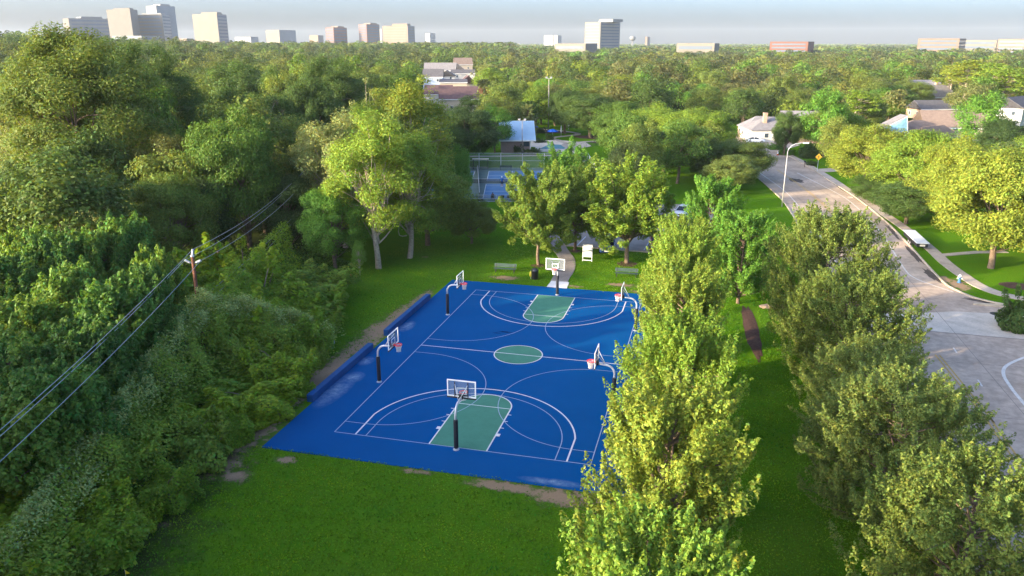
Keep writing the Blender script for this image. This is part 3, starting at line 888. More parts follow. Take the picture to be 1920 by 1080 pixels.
#@@SECTION poles
# ------------------------------------------------------------------ utility pole and cables
LINE_DIR = np.array([-.292, .956])
POLE = atd(372, 575, 55)
def utility():
    x, y = POLE[0], POLE[1]
    t = empty("utility_pole", (x,y,0), 0, "brown wooden utility pole rising out of the vine thicket", "utility pole")
    wood = mat("creosoted_wood", (.14,.062,.036), .9, .15, nscale=4, namt=.4, bump=.4)
    MB().tube([(0,0,0),(0,0,4),(.03,0,8.6)], [.16,.145,.12], 12).obj("post", wood, t, True)
    porc = mat("white_porcelain", (.46,.47,.48), .35, .5, nscale=3, namt=.08)
    n = np.array([LINE_DIR[1], -LINE_DIR[0]])
    ends = []
    for s, z0, tip in ((0, 8.45, np.array([.12*n[0],.12*n[1],9.15])), (-1, 8.05, np.array([-.55*n[0],-.55*n[1],8.35])), (1, 8.05, np.array([.60*n[0],.60*n[1],8.30]))):
        a = Vector((0,0,z0)); b = Vector(tip)
        ins = MB(); 
        d = (b-a).normalized()
        pts, rr = [], []
        for i in range(11):
            pts.append(a.lerp(b, .35+.65*i/10)); rr.append(.10 if i % 2 else .07)
        ins.tube(pts, rr, 10).obj("insulator", porc, t, True)
        MB().tube([a, a.lerp(b,.36)], .035, 8).obj("bracket", STEEL, t)
        ends.append(np.array([x,y,0])+tip)
    MB().lathe([(.13,8.6),(.13,8.72),(.0,8.74)], c=(.03,0,0), n=12).obj("cap", porc, t)
    cab = mat("aluminium_cable", (.22,.24,.26), .5, .4, .2, nscale=2, namt=.05)
    def wire(p, far, near, nm, lab, r, sag_f, sag_n, m):
        o = MB()
        for q, sag in ((far, sag_f), (near, sag_n)):
            pts = []
            for i in range(33):
                s = i/32; w = p*(1-s)+q*s; pts.append((w[0],w[1],w[2]-4*sag*s*(1-s)))
            o.tube(pts, r, 6)
        ob = o.obj(nm, m)
        tag(ob, lab, "cable", "cables strung along the wooded edge")
    far_d, near_d = 62.0, -70.0
    for e, lab in zip(ends, ("topmost power line from the pole top insulator over the thicket","power line from the pole's woodland side insulator","power line from the pole's court side insulator")):
        f = e + np.array([LINE_DIR[0]*far_d, LINE_DIR[1]*far_d, 2.6]); nn = e + np.array([LINE_DIR[0]*near_d, LINE_DIR[1]*near_d, .3])
        wire(e, f, nn, "power_line", lab, .017, 2.0, 1.9, cab)
    tel = mat("grey_telecom_sheath", (.20,.21,.22), .7, .3, nscale=2)
    for dz, lab in ((5.3,"upper grey telecom cable draped with vines below the power lines"),(4.75,"lower grey telecom cable draped with vines, nearest the ground")):
        e = np.array([x+.15*n[0], y+.15*n[1], dz])
        f = e + np.array([LINE_DIR[0]*62, LINE_DIR[1]*62, 1.0]); nn = e + np.array([LINE_DIR[0]*near_d, LINE_DIR[1]*near_d, .2])
        wire(e, f, nn, "telecom_cable", lab, .02, 1.0, 2.8, tel)
utility()
#@@SECTION tennis
# ------------------------------------------------------------------ tennis / pickleball courts, fence, pool house
def light_pole(P, h, nlamp, label, r=.1):
    t = empty("floodlight_pole", (P[0],P[1],0), .15, label, "light pole", "tall park light poles")
    MB().tube([(0,0,0),(0,0,h)], [r,r*.6], 10).obj("pole", mat("rusty_galvanised", (.25,.21,.18), .6, .35, .1, nscale=2, namt=.15), t, True)
    MB().tube([(-.7,0,h-.15),(.7,0,h-.15)], .05, 8).obj("crossbar", STEEL, t)
    for sx in ([-1,1] if nlamp == 2 else [-1,0,1]):
        m = MB(); m.box(sx*.62-.26,sx*.62+.26,-.32,.12,h-.05,h+.32); m.obj("floodlight", mat("floodlight_case", (.30,.30,.31), .5, .4, .2), t, bevel=.05)
    return t
light_pole(at(979,289), 7.4, 2, "light pole with two floodlights in front of the blue metal roof")
light_pole(at(1028,248), 14.5, 2, "taller light pole beyond the pool, reaching over the tree tops", .16)

def tennis():
    # local frame: u along +X-ish sideline direction, v along depth
    o = np.array([-22.0, 74.5]); a = math.radians(14)
    u = np.array([math.cos(a), math.sin(a)]); v = np.array([-math.sin(a), math.cos(a)])
    def T(p, z): q = o+u*p[0]+v*p[1]; return (q[0], q[1], z)
    def rect(mb, x0, x1, y0, y1, z): mb.quad(T((x0,y0),z),T((x1,y0),z),T((x1,y1),z),T((x0,y1),z))
    mb = MB(); rect(mb, -34, 17, -15.5, 18.5, .010); struct(mb, "tennis_court", mat("grey_green_court", (.095,.14,.12), .8, .2, nscale=.6, namt=.15))
    mb = MB()
    for x0, x1 in ((-31.5,-4.9),(-2.2,14)):
        rect(mb, x0, x1, 3.8, 15.2, .014); rect(mb, x0, x1, -12.6, 0.6, .014)
    struct(mb, "tennis_playing_surface", mat("blue_court_paint", (.055,.140,.255), .75, .25, nscale=.7, namt=.15))
    mb = MB()
    def ln(x0,y0,x1,y1,w=.09): ribbon(mb, [(o+u*x0+v*y0), (o+u*x1+v*y1)], w, .018)
    for x0, x1 in ((-31.5,-4.9),(-2.2,14)):
        for y in (15.2,13.9,9.6,4.6,3.8,.6,-1.2,-6.4,-11.3,-12.6): ln(x0, y, x1, y, .11)
        for x in (x0, x1): ln(x, 3.8, x, 15.2); ln(x, -12.6, x, .6)
        ln((x0+x1)/2-3, 9.6, (x0+x1)/2-3, 13.9); ln(x1-6, 4.6, x1-6, 15.2); ln(x0+4.5, 9.6, x0+4.5, 15.2)
    struct(mb, "tennis_lines", LINE_W)
    # net running in depth
    NETB = mat("net_black", (.02,.022,.025), .8, .2, nscale=9)
    m, n, l, p = new_mat("thin_net")
    p.inputs['Base Color'].default_value = (.03,.033,.036,1)
    tr = n.new("ShaderNodeBsdfTransparent"); mx = n.new("ShaderNodeMixShader"); mx.inputs[0].default_value = .35
    l.new(tr.outputs[0], mx.inputs[1]); l.new(p.outputs[0], mx.inputs[2]); l.new(mx.outputs[0], n["Material Output"].inputs['Surface'])
    NETT = m
    t = empty("tennis_net", T((-3.55,1.0),0), a+.06, "dark tennis net running away across the blue courts", "net")
    MB().box(-.02,.02,-14.2,14.6,.08,.92).obj("mesh_band", NETB, t)
    MB().box(-.035,.035,-14.2,14.6,.92,1.0).obj("top_tape", mat("grey_tape", (.35,.36,.36), .7, .3), t)
    for y in (-14.3,14.7): MB().tube([(0,y,0),(0,y,1.06)], .05, 8).obj("post", BLACK_M, t)
    t = empty("pickleball_net", T((4.2,.9),0), a+math.pi/2, "low dark net beside the standing player", "net")
    MB().box(-.008,.008,-7.5,9.2,.1,.84).obj("mesh_band", NETT, t); MB().box(-.02,.02,-7.5,9.2,.84,.89).obj("top_tape", MATS["grey_tape"], t)
    for y in (-7.6,9.3): MB().tube([(0,y,0),(0,y,.95)], .04, 8).obj("post", BLACK_M, t)
    # chain link fence: posts, rails, mesh as parts
    m, n, l, p = new_mat("chain_link")
    p.inputs['Base Color'].default_value = (.22,.24,.24,1); p.inputs['Roughness'].default_value = .6
    tr = n.new("ShaderNodeBsdfTransparent"); mx = n.new("ShaderNodeMixShader"); mx.inputs[0].default_value = .16
    l.new(tr.outputs[0], mx.inputs[1]); l.new(p.outputs[0], mx.inputs[2]); l.new(mx.outputs[0], n["Material Output"].inputs['Surface'])
    CH = m
    FP = mat("fence_post_steel", (.46,.48,.48), .5, .4, .2, nscale=3, namt=.1)
    def fence(P, q0, q1, label, h=3.0, step=4.2, wind=False):
        a_, b_ = np.array(T(q0,0)), np.array(T(q1,0)); L = np.linalg.norm(b_-a_)
        t = empty("chain_link_fence", a_, math.atan2(b_[1]-a_[1], b_[0]-a_[0]), label, "fence", "fences round the tennis courts")
        k = int(round(L/step))
        for i in range(k+1): MB().tube([(L*i/k,0,0),(L*i/k,0,h)], .055, 8).obj("post", FP, t)
        for z in (h-.02, h*.5, .08): MB().tube([(0,0,z),(L,0,z)], .03, 6).obj("rail", FP, t)
        MB().box(0,L,-.006,.006,.1,h-.05).obj("wire_mesh", CH, t)
        if wind: MB().box(0,L,.03,.045,h*.62,h-.08).obj("windscreen", mat("dark_green_windscreen", (.02,.045,.04), .9, .1, nscale=2, namt=.2), t)
    fence(None, (-34,18.5), (17,18.5), "tall chain link fence along the far side of the blue courts")
    fence(None, (-34,-15.5), (17,-15.5), "low chain link fence along the near side of the blue courts", h=1.1)
    fence(None, (17,-15.5), (17,18.5), "chain link fence at the end of the courts beside the park path")
    # court-side bench with shade, bags and chairs
    t = empty("shade_bench", T((-3.9,17.0),0), a, "beige shade panel over a bench behind the far end of the net", "shelter")
    MB().box(-1.6,1.6,-.5,.5,2.0,2.12).obj("canopy", mat("beige_canopy", (.58,.50,.40), .7, .2, nscale=2, namt=.08), t)
    for sx in (-1.4,1.4): MB().tube([(sx,.3,0),(sx,.3,2.0)], .05, 8).obj("post", BLACK_M, t)
    MB().box(-1.4,1.4,-.2,.25,.42,.47).obj("seat", GREEN_SLAT, t)
    for sx, lab in ((-9.0,"dark green court bench left of the beige shade"),(1.0,"dark green court bench between the beige shade and the open fence")):
        c = copy_tree(b0); c.location = T((sx,16.9),0); c.rotation_euler = (0,0,a+math.pi); tag(c, lab, "bench", "dark benches at the far end of the courts")
    def chair(q, rz, label):
        t = empty("folding_chair", T(q,0), a+rz, label, "chair")
        K = mat("black_fabric", (.012,.013,.018), .9, .1, nscale=6)
        MB().box(-.27,.27,-.25,.25,.40,.44).obj("seat", K, t); MB().add([(-.27,-.25,.42),(.27,-.25,.42),(.27,-.38,.95),(-.27,-.38,.95),(-.27,-.28,.42),(.27,-.28,.42),(.27,-.41,.95),(-.27,-.41,.95)],[(0,1,2,3),(7,6,5,4),(0,4,5,1),(2,6,7,3),(1,5,6,2),(3,7,4,0)]).obj("backrest", K, t)
        for sx in (-.26,.26):
            for y in (-.22,.22): MB().tube([(sx,y,0),(sx,-y*.2,.6)], .015, 6).obj("leg", BLACK_M, t)
        return t
    chair((.9,-14.4), .1, "black folding chair next to the seated person on the court edge")
    chair((1.9,-14.5), -.1, "black folding chair, second from the seated person")
    chair((3.6,-13.6), .2, "lone black folding chair closest to the bright tree crown")
    bm_ = MB(); bm_.box(-.55,.55,-.3,.3,0,.34); bag = bm_.obj("sports_bag", mat("bag_black", (.014,.015,.02), .8, .2, nscale=5), bevel=.12)
    bag.location = T((-2.6,-14.7),.0); tag(bag, "long black sports bag lying beside the seated person", "bag")
    return T, a
TT, TA = tennis()

def person(name, joints, edges, radii, zones, label, loc, rz):
    """one continuous skinned body; zones assign clothing colours by height/part"""
    me = bpy.data.meshes.new(name)
    me.from_pydata(joints, edges, [])
    o = bpy.data.objects.new(name, me); COL.objects.link(o)
    sk = o.modifiers.new("skin", 'SKIN'); sk.use_smooth_shade = True
    for i, r in enumerate(radii):
        me.skin_vertices[0].data[i].radius = (r, r)
        me.skin_vertices[0].data[i].use_root = (i == 0)
    sub = o.modifiers.new("sub", 'SUBSURF'); sub.levels = 1; sub.render_levels = 1
    dg = bpy.context.evaluated_depsgraph_get()
    m2 = bpy.data.meshes.new_from_object(o.evaluated_get(dg))
    o.modifiers.clear(); o.data = m2
    m2.materials.clear()
    cols = [z[0] for z in zones]
    for c in cols: m2.materials.append(c)
    for p in m2.polygons:
        for k, (mm, test) in enumerate(zones):
            if test(p.center): p.material_index = k; break
        p.use_smooth = True
    o.location = loc; o.rotation_euler = (0,0,rz)
    tag(o, label, "person", "people at the blue courts")
    return o
def people():
    skin = mat("skin", (.42,.24,.16), .6, .3, nscale=5, namt=.1)
    blue = mat("blue_shirt", (.02,.10,.30), .85, .1, nscale=6); navy = mat("navy_shorts", (.015,.018,.04), .85, .1); shoe = mat("white_shoe", (.7,.7,.68), .6, .3)
    dark = mat("dark_top", (.10,.03,.03), .85, .1, nscale=6); cap = mat("white_cap", (.75,.75,.73), .7, .2)
    hair = mat("dark_hair", (.03,.02,.015), .7, .2)
    # standing player, seen from behind, racket arm forward
    J = [(0,0,.98),(0,0,1.2),(0,0,1.42),(0,.01,1.52),(0,.03,1.66),(0,.03,1.76),
         (-.19,0,1.44),(-.26,.05,1.16),(-.24,.24,.98),(-.23,.31,.93),
         (.19,0,1.44),(.27,.04,1.16),(.25,.22,.99),(.24,.29,.94),
         (-.10,0,.92),(-.12,.03,.50),(-.13,-.03,.09),(-.13,.14,.05),(.10,0,.92),(.13,.03,.50),(.14,-.03,.09),(.15,.14,.05)]
    Ed = [(0,1),(1,2),(2,3),(3,4),(4,5),(2,6),(6,7),(7,8),(8,9),(2,10),(10,11),(11,12),(12,13),(0,14),(14,15),(15,16),(16,17),(0,18),(18,19),(19,20),(20,21)]
    R = [.15,.135,.15,.06,.105,.085,.07,.05,.038,.032,.07,.05,.038,.032,.10,.068,.045,.045,.10,.068,.045,.045]
    def fingers(J, Ed, R, wrist, d):
        b = len(J)
        for k, (dx, ln) in enumerate(((-.03,.075),(-.01,.09),(.01,.085),(.03,.07))):
            w = np.array(J[wrist]); q1 = w+np.array([dx,d[1]*ln*.5,d[2]*ln*.5]); q2 = w+np.array([dx,d[1]*ln*.8,d[2]*ln-.02])
            J += [tuple(q1), tuple(q2)]; R += [.011,.008]; Ed += [(wrist,len(J)-2),(len(J)-2,len(J)-1)]
        w = np.array(J[wrist]); J += [tuple(w+np.array([.045,.02,.0])), tuple(w+np.array([.05,.05,-.01]))]; R += [.011,.009]; Ed += [(wrist,len(J)-2),(len(J)-2,len(J)-1)]
    fingers(J, Ed, R, 9, (0,.8,-.6)); fingers(J, Ed, R, 13, (0,.8,-.6))
    zones = [(shoe, lambda c: c.z < .12), (navy, lambda c: .52 < c.z < 1.0 and abs(c.x) < .22 and c.y < .15), (blue, lambda c: 1.0 <= c.z < 1.53 and abs(c.x) < .31 and (c.z > 1.2 or abs(c.x) < .19)), (skin, lambda c: True)]
    P = at(941,351)
    o = person("person", J, Ed, R, zones, "person in white cap, blue shirt and dark shorts standing on the court", (P[0],P[1],.02), TA-.2)
    hd = MB(); hd.lathe([(.118,1.70),(.122,1.75),(.10,1.83),(.05,1.87),(0,1.88)], c=(0,.03,0), n=14); hd.add([(-.09,.12,1.72),(.09,.12,1.72),(.07,.24,1.70),(-.07,.24,1.70),(-.09,.12,1.74),(.09,.12,1.74),(.07,.24,1.715),(-.07,.24,1.715)],[(0,3,2,1),(4,5,6,7),(0,1,5,4),(1,2,6,5),(2,3,7,6),(3,0,4,7)])
    hd.obj("cap", cap, o, True)
    r = MB(); r.tube([(.24,.30,.93),(.25,.55,.80)], .018, 6); r.lathe([(.0,-.01),(.10,-.01),(.12,0),(.10,.01),(0,.01)], c=(.25,.68,.76), n=12)
    rk = r.obj("paddle", BLACK_M); rk.location = o.location; rk.rotation_euler = o.rotation_euler; tag(rk, "dark paddle held by the standing player", "paddle")
    J = [(0,0,.52),(0,-.03,.76),(0,-.02,.98),(0,.0,1.08),(0,.03,1.22),(0,.03,1.31),
         (-.19,-.02,1.0),(-.24,.05,.74),(-.16,.28,.66),(-.14,.34,.65),(.19,-.02,1.0),(.24,.05,.74),(.16,.28,.66),(.14,.34,.65),
         (-.10,.06,.52),(-.13,.46,.50),(-.13,.48,.08),(-.13,.64,.05),(.10,.06,.52),(.13,.46,.50),(.13,.48,.08),(.13,.64,.05)]
    Ed = Ed[:21]; R = R[:22]
    Ed = [(0,1),(1,2),(2,3),(3,4),(4,5),(2,6),(6,7),(7,8),(8,9),(2,10),(10,11),(11,12),(12,13),(0,14),(14,15),(15,16),(16,17),(0,18),(18,19),(19,20),(20,21)]
    fingers(J, Ed, R, 9, (0,.8,-.6)); fingers(J, Ed, R, 13, (0,.8,-.6))
    zones = [(shoe, lambda c: c.z < .12), (navy, lambda c: c.z < .62 and abs(c.x) < .25 and c.z > .38), (dark, lambda c: .6 <= c.z < 1.08 and c.y < .12), (hair, lambda c: c.z > 1.13 and (c.y < .03 or c.z > 1.3)), (skin, lambda c: True)]
    q = np.array(TT((-.6,-14.4),0))
    o = person("person", J, Ed, R, zones, "person in dark red top sitting on a chair at the near court edge", (q[0],q[1],.0), TA)
    t = empty("folding_chair", (q[0],q[1],0), TA, "black folding chair carrying the seated person", "chair")
    K = MATS["black_fabric"]; MB().box(-.27,.27,-.2,.25,.38,.41).obj("seat", K, t); MB().box(-.27,.27,-.24,-.20,.42,.92).obj("backrest", K, t)
    for sx in (-.26,.26):
        for y in (-.18,.22): MB().tube([(sx,y,0),(sx,y,.4)], .015, 6).obj("leg", BLACK_M, t)
people()
#@@SECTION buildings
# ------------------------------------------------------------------ houses
WINM = mat("window_glass", (.05,.065,.08), .12, .6)
TRIM = mat("white_trim", (.70,.69,.66), .6, .3, nscale=3, namt=.06)
def shingle(name, c): return mat(name, c, .9, .15, nscale=1.2, namt=.2, bump=.3, bscale=9, nscale2=12, namt2=.15)
SH_GREY = shingle("grey_shingle", (.20,.185,.185)); SH_BROWN = shingle("brown_shingle", (.20,.145,.115)); SH_DARK = shingle("dark_shingle", (.10,.095,.10)); SH_RED = shingle("maroon_shingle", (.11,.068,.068))
WALL_W = mat("white_siding", (.50,.48,.45), .8, .2, nscale=.8, namt=.08); WALL_T = mat("tan_brick", (.40,.27,.19), .9, .15, nscale=3, namt=.2); WALL_B = mat("blue_grey_siding", (.36,.42,.50), .8, .2, nscale=1, namt=.08); WALL_C = mat("cream_stucco", (.46,.38,.29), .85, .2, nscale=1, namt=.1)
def house(P, rz, w, d, hw, hr, wall, roof, label, hip=False, chimney=None, win=3, door=False, shed=False, gx=True, name="house", cat="house", z=0):
    """w along local x (ridge direction), d along y; front is -y"""
    t = empty(name, (P[0],P[1],z), rz, label, cat, "houses among the trees")
    b = MB().box(-w/2,w/2,-d/2,d/2,-.2,hw)
    e = .35
    if not hip and not shed:
        for s in (-1,1): b.add([(s*w/2,-d/2,hw),(s*w/2,d/2,hw),(s*w/2,0,hw+hr)], [(0,1,2) if s > 0 else (2,1,0)])
    if shed:
        for s in (-1,1): b.add([(s*w/2,-d/2,hw),(s*w/2,d/2,hw),(s*w/2,d/2,hw+hr)], [(0,1,2) if s > 0 else (2,1,0)])
        b.quad((-w/2,d/2,hw),(w/2,d/2,hw),(w/2,d/2,hw+hr),(-w/2,d/2,hw+hr))
    wl_ = b.obj("wall", wall, t)
    r = MB(); th = .14; zl = hw-e*hr/(d/2)+.02
    if shed:
        k = hr/d; z0, z1 = hw-e*k, hw+hr+e*k
        r.add([(-w/2-e,-d/2-e,z0+.02),(w/2+e,-d/2-e,z0+.02),(w/2+e,d/2+e,z1+.02),(-w/2-e,d/2+e,z1+.02),(-w/2-e,-d/2-e,z0+th),(w/2+e,-d/2-e,z0+th),(w/2+e,d/2+e,z1+th),(-w/2-e,d/2+e,z1+th)],
              [(0,3,2,1),(4,5,6,7),(0,1,5,4),(1,2,6,5),(2,3,7,6),(3,0,4,7)])
    else:
        ri = (d/2 if hip else -e)
        q = [(-w/2-e,-d/2-e,zl),(w/2+e,-d/2-e,zl),(w/2+e,d/2+e,zl),(-w/2-e,d/2+e,zl),(-w/2+ri,0,hw+hr+.02),(w/2-ri,0,hw+hr+.02)]
        vs = q+[(x,y,zz+th) for x,y,zz in q]
        r.add(vs, [(1,0,4,5),(3,2,5,4),(0,3,4),(2,1,5),(6,7,11,10),(8,9,10,11),(9,6,10),(7,8,11),(0,1,7,6),(1,2,8,7),(2,3,9,8),(3,0,6,9)])
    ro = r.obj("roof", roof, t)
    if not hip:
        f = MB()
        f.box(-w/2-e-.03,w/2+e+.03,-d/2-e-.12,-d/2-e-.005,zl-.1,zl+.16)
        f.obj("fascia", TRIM, ro)
    if chimney:
        cx, cyy, ch = chimney
        c = MB().box(cx-.45,cx+.45,cyy-.4,cyy+.4,hw*.6,ch); c.box(-.52+cx,.52+cx,cyy-.47,cyy+.47,ch+.002,ch+.12); c.obj("chimney", WALL_T, ro)
    floors = max(1, int(hw//2.7))
    for fl in range(floors):
        for i in range(win):
            x = -w/2+w*(i+.5)/win; zz = fl*2.8+1.0
            f = MB(); f.box(x-.6,x+.6,-d/2-.06,-d/2-.003,zz,zz+1.25); fo = f.obj("window", TRIM, wl_)
            MB().box(x-.5,x+.5,-d/2-.075,-d/2-.062,zz+.1,zz+1.15).obj("pane", WINM, fo)
            if i < 2:
                y = -d/2+d*(i+.5)/2
                for sx in (-1,1):
                    f = MB(); xx0, xx1 = sorted((sx*w/2+sx*.003, sx*w/2+sx*.06)); f.box(xx0,xx1,y-.55,y+.55,zz,zz+1.25); fo = f.obj("window", TRIM, wl_)
                    xx0, xx1 = sorted((sx*w/2+sx*.062, sx*w/2+sx*.075)); MB().box(xx0,xx1,y-.45,y+.45,zz+.1,zz+1.15).obj("pane", WINM, fo)
    if door: 
        dd = MB().box(w*.25,w*.25+1.0,-d/2-.05,-d/2-.003,0,2.1).obj("door", mat("brown_door", (.10,.05,.03), .6, .3), t); MB().box(w*.25+.82,w*.25+.88,-d/2-.1,-d/2-.052,1.0,1.1).obj("handle", STEEL, dd)
    return t

# pool house with pale blue metal roof
def pool_house():
    P = at(960,286)
    t = empty("pool_house", (P[0],P[1]+3.2,0), math.radians(16), "tan pool house with pale blue standing seam metal roof", "pool house")
    w, d, hw, hr = 6.6, 7.0, 3.0, 2.9
    b = MB().box(-w/2,w/2,-d/2,d/2,-.1,hw)
    for s in (-1,1): b.add([(s*w/2,-d/2,hw),(s*w/2,d/2,hw),(s*w/2,d/2,hw+hr)], [(0,1,2) if s > 0 else (2,1,0)])
    b.quad((w/2,d/2,hw),(-w/2,d/2,hw),(-w/2,d/2,hw+hr),(w/2,d/2,hw+hr))
    wl_ = b.obj("wall", mat("tan_block_wall", (.27,.20,.17), .9, .15, nscale=2, namt=.12), t)
    MB().box(w/2-1.6,w/2-.35,-d/2-.04,-d/2-.003,1.4,2.5).obj("window", WINM, wl_)
    MB().box(w/2-.2,w/2+.06,-d/2-.10,-d/2-.006,0,2.95).obj("post", TRIM, t)
    MBL = mat("pale_blue_metal_roof", (.40,.54,.62), .45, .5, .15, nscale=.6, namt=.06)
    e = .7; k = hr/d; z0, z1 = hw-e*k, hw+hr+e*k
    r = MB().add([(-w/2-.5,-d/2-e,z0+.03),(w/2+1.1,-d/2-e,z0+.03),(w/2+1.1,d/2+e,z1+.03),(-w/2-.5,d/2+e,z1+.03),(-w/2-.5,-d/2-e,z0+.13),(w/2+1.1,-d/2-e,z0+.13),(w/2+1.1,d/2+e,z1+.13),(-w/2-.5,d/2+e,z1+.13)],
            [(0,3,2,1),(4,5,6,7),(0,1,5,4),(1,2,6,5),(2,3,7,6),(3,0,4,7)])
    n = 17
    for i in range(n+1):
        x = -w/2-.48+(w+1.56)*i/n
        r.add([(x-.03,-d/2-e,z0+.132),(x+.03,-d/2-e,z0+.132),(x+.03,d/2+e,z1+.132),(x-.03,d/2+e,z1+.132),(x-.03,-d/2-e,z0+.19),(x+.03,-d/2-e,z0+.19),(x+.03,d/2+e,z1+.19),(x-.03,d/2+e,z1+.19)],
              [(0,3,2,1),(4,5,6,7),(0,1,5,4),(1,2,6,5),(2,3,7,6),(3,0,4,7)])
    ro = r.obj("roof", MBL, t)
    MB().box(-w/2-.52,w/2+1.12,-d/2-e-.1,-d/2-e-.004,z0-.1,z0+.16).obj("fascia", TRIM, ro)
pool_house()
def pool():
    mb = MB(); P = [(-26,118),(-19,119.5),(-14.5,131),(-17,138),(-24,141),(-33,139),(-33,128),(-27,126)]
    mb.add([(x,y,.03) for x,y in P], [tuple(range(len(P)))]); struct(mb, "pool_deck", CONC_PALE)
    mb = MB(); P = [(-25.5,123),(-20,124.5),(-19,131),(-25,132.5)]
    mb.add([(x,y,.045) for x,y in P], [tuple(range(len(P)))]); struct(mb, "pool_water", mat("pool_water", (.22,.48,.52), .06, .5, nscale=2, namt=.1))
    def umbrella(P, c, label, closed):
        t = empty("patio_umbrella", (P[0],P[1],0), 0, label, "umbrella", "umbrellas round the pool")
        MB().tube([(0,0,0),(0,0,2.6)], .03, 8).obj("pole", STEEL, t); MB().lathe([(.28,0),(.28,.07),(.05,.1)], n=12).obj("base", BLACK_M, t)
        (MB().lathe([(.06,.9),(.24,1.15),(.17,2.0),(.04,2.75)], n=10) if closed else MB().lathe([(1.5,2.1),(1.52,2.08),(.75,2.5),(.02,2.75)], n=8)).obj("canopy", c, t)
    W_ = mat("white_canvas", (.72,.69,.64), .85, .1, nscale=3, namt=.08); B_ = mat("blue_canvas", (.02,.10,.42), .85, .1, nscale=3, namt=.1)
    umbrella(at(1052,255), W_, "closed white umbrella standing beyond the pool", True)
    umbrella(at(1066,243), W_, "small pale umbrella near the dark mulch slope", True)
    umbrella(at(896,206), B_, "blue shade umbrella between the townhouses and the pool house", False)
    umbrella(at(1036,262), B_, "blue umbrella by the pool fence shrubs", False)
    umbrella(at(1000,253), B_, "blue umbrella by the corner of the metal roof", False)
    t = empty("pool_fence", (-18.6,121,0), math.radians(66), "low dark railing round the pool deck", "fence")
    for i in range(8): MB().tube([(i*2.0,0,0),(i*2.0,0,1.3)], .03, 6).obj("post", BLACK_M, t)
    for z in (.15,1.25): MB().tube([(0,0,z),(14,0,z)], .02, 6).obj("rail", BLACK_M, t)
    m = MB()
    for i in range(70): m.box(i*.2-.01,i*.2+.01,-.01,.01,.16,1.24)
    m.obj("pickets", BLACK_M, t)
pool()
def houses():
    P = at(1452,262); house(P, .25, 15, 10, 3.0, 2.6, WALL_W, SH_GREY, "white walled house with grey hip roof beside the driveway", hip=True, chimney=(-3.6,-2.2,6.8), win=2, door=True)
    Q = at(1412,262); house((Q[0]+1.5,Q[1]+6,0), .25, 9, 7, 2.9, 2.4, WALL_T, SH_GREY, "tan brick wing of the grey roofed house behind the white car", hip=True, win=2)
    Q = atd(1508,222,214); house((Q[0],Q[1],0), .1, 12, 8, 3.4, 2.6, WALL_W, SH_GREY, "white gabled house behind the grey hip roof", win=3)
    Q = atd(1470,232,204); house((Q[0]+1.5,Q[1]-.5,0), .15, 8, 6, 3.2, 1.6, WALL_W, SH_DARK, "low house wing with dark roof panels by the brick chimney", shed=True, win=2)
    # brown roofed group on the right
    Q = atd(1790,232,205); house(Q*[1,1,0], .05, 17, 13, 3.2, 3.6, WALL_C, SH_BROWN, "largest brown roofed house in the sunlit group above the bright oaks", win=4, chimney=(4,1,8.0))
    Q = atd(1728,244,196); house(Q*[1,1,0], .12, 13, 8, 3.0, 2.2, WALL_W, SH_BROWN, "low brown hip roofed house in front of the sunlit group", hip=True, win=3)
    Q = atd(1748,250,185); house(Q*[1,1,0], .9, 10, 7, 2.8, 2.0, WALL_W, SH_BROWN, "small brown roofed house with white gable nearest the bright oaks", win=2)
    Q = atd(1812,228,214); house(Q*[1,1,0], 1.2, 8, 7, 5.2, 2.0, WALL_W, SH_GREY, "tall white gabled house beside the brown roofs", win=2)
    Q = atd(1742,190,300); house(Q*[1,1,0], .5, 14, 10, 4.5, 4.0, WALL_T, SH_GREY, "tan gabled house far up among the pines", win=3, chimney=(3,1,10))
    Q = atd(1728,178,330); house(Q*[1,1,0], .2, 12, 9, 5.5, 3.5, WALL_W, SH_GREY, "pale gabled house highest up the slope of trees", win=2)
    Q = atd(1756,202,262); house(Q*[1,1,0], .4, 16, 8, 3.2, 2.4, WALL_T, SH_DARK, "dark roofed house with tan chimney in the shade", win=3, chimney=(3.5,-2,7.8))
    Q = atd(1900,208,232); house(Q*[1,1,0], .9, 11, 9, 6.0, 2.6, WALL_W, SH_DARK, "white gabled house at the photo's edge under the wires", win=2)
    Q = atd(1560,226,236); house(Q*[1,1,0], .3, 12, 9, 3.4, 2.4, WALL_T, SH_DARK, "brick house half hidden behind the spreading pale tree", win=2)
    # house with glazed studio slope
    Q = atd(1672,236,190)
    t = empty("studio_house", (Q[0],Q[1],0), .25, "studio house with large sloping blue glass front", "house", "houses among the trees")
    MB().box(-3.2,3.2,-2.6,3.4,-.1,3.4).obj("wall", WALL_W, t)
    MB().add([(-3.4,-.2,3.42),(3.4,-.2,6.9),(3.4,3.6,6.9),(-3.4,3.6,3.42),(-3.4,-.2,3.55),(3.4,-.2,7.05),(3.4,3.6,7.05),(-3.4,3.6,3.55)],[(0,3,2,1),(4,5,6,7),(0,1,5,4),(1,2,6,5),(2,3,7,6),(3,0,4,7)]).obj("roof", SH_GREY, t)
    g = MB().add([(-3.2,-2.61,2.0),(2.9,-2.61,2.0),(3.2,-.25,6.7),(-3.0,-.25,3.45),(-3.2,-2.75,2.0),(2.9,-2.75,2.0),(3.2,-.4,6.75),(-3.0,-.4,3.5)],[(4,5,6,7),(0,3,2,1),(0,1,5,4),(1,2,6,5),(2,3,7,6),(3,0,4,7)]).obj("window", mat("blue_glazing", (.16,.30,.36), .15, .6, nscale=.6, namt=.3), t)
    f = MB(); f.tube([(-3.2,-2.78,2.0),(2.9,-2.78,2.0),(3.22,-.42,6.78),(-3.02,-.42,3.5),(-3.2,-2.78,2.0)], .1, 6); f.obj("frame", TRIM, g)
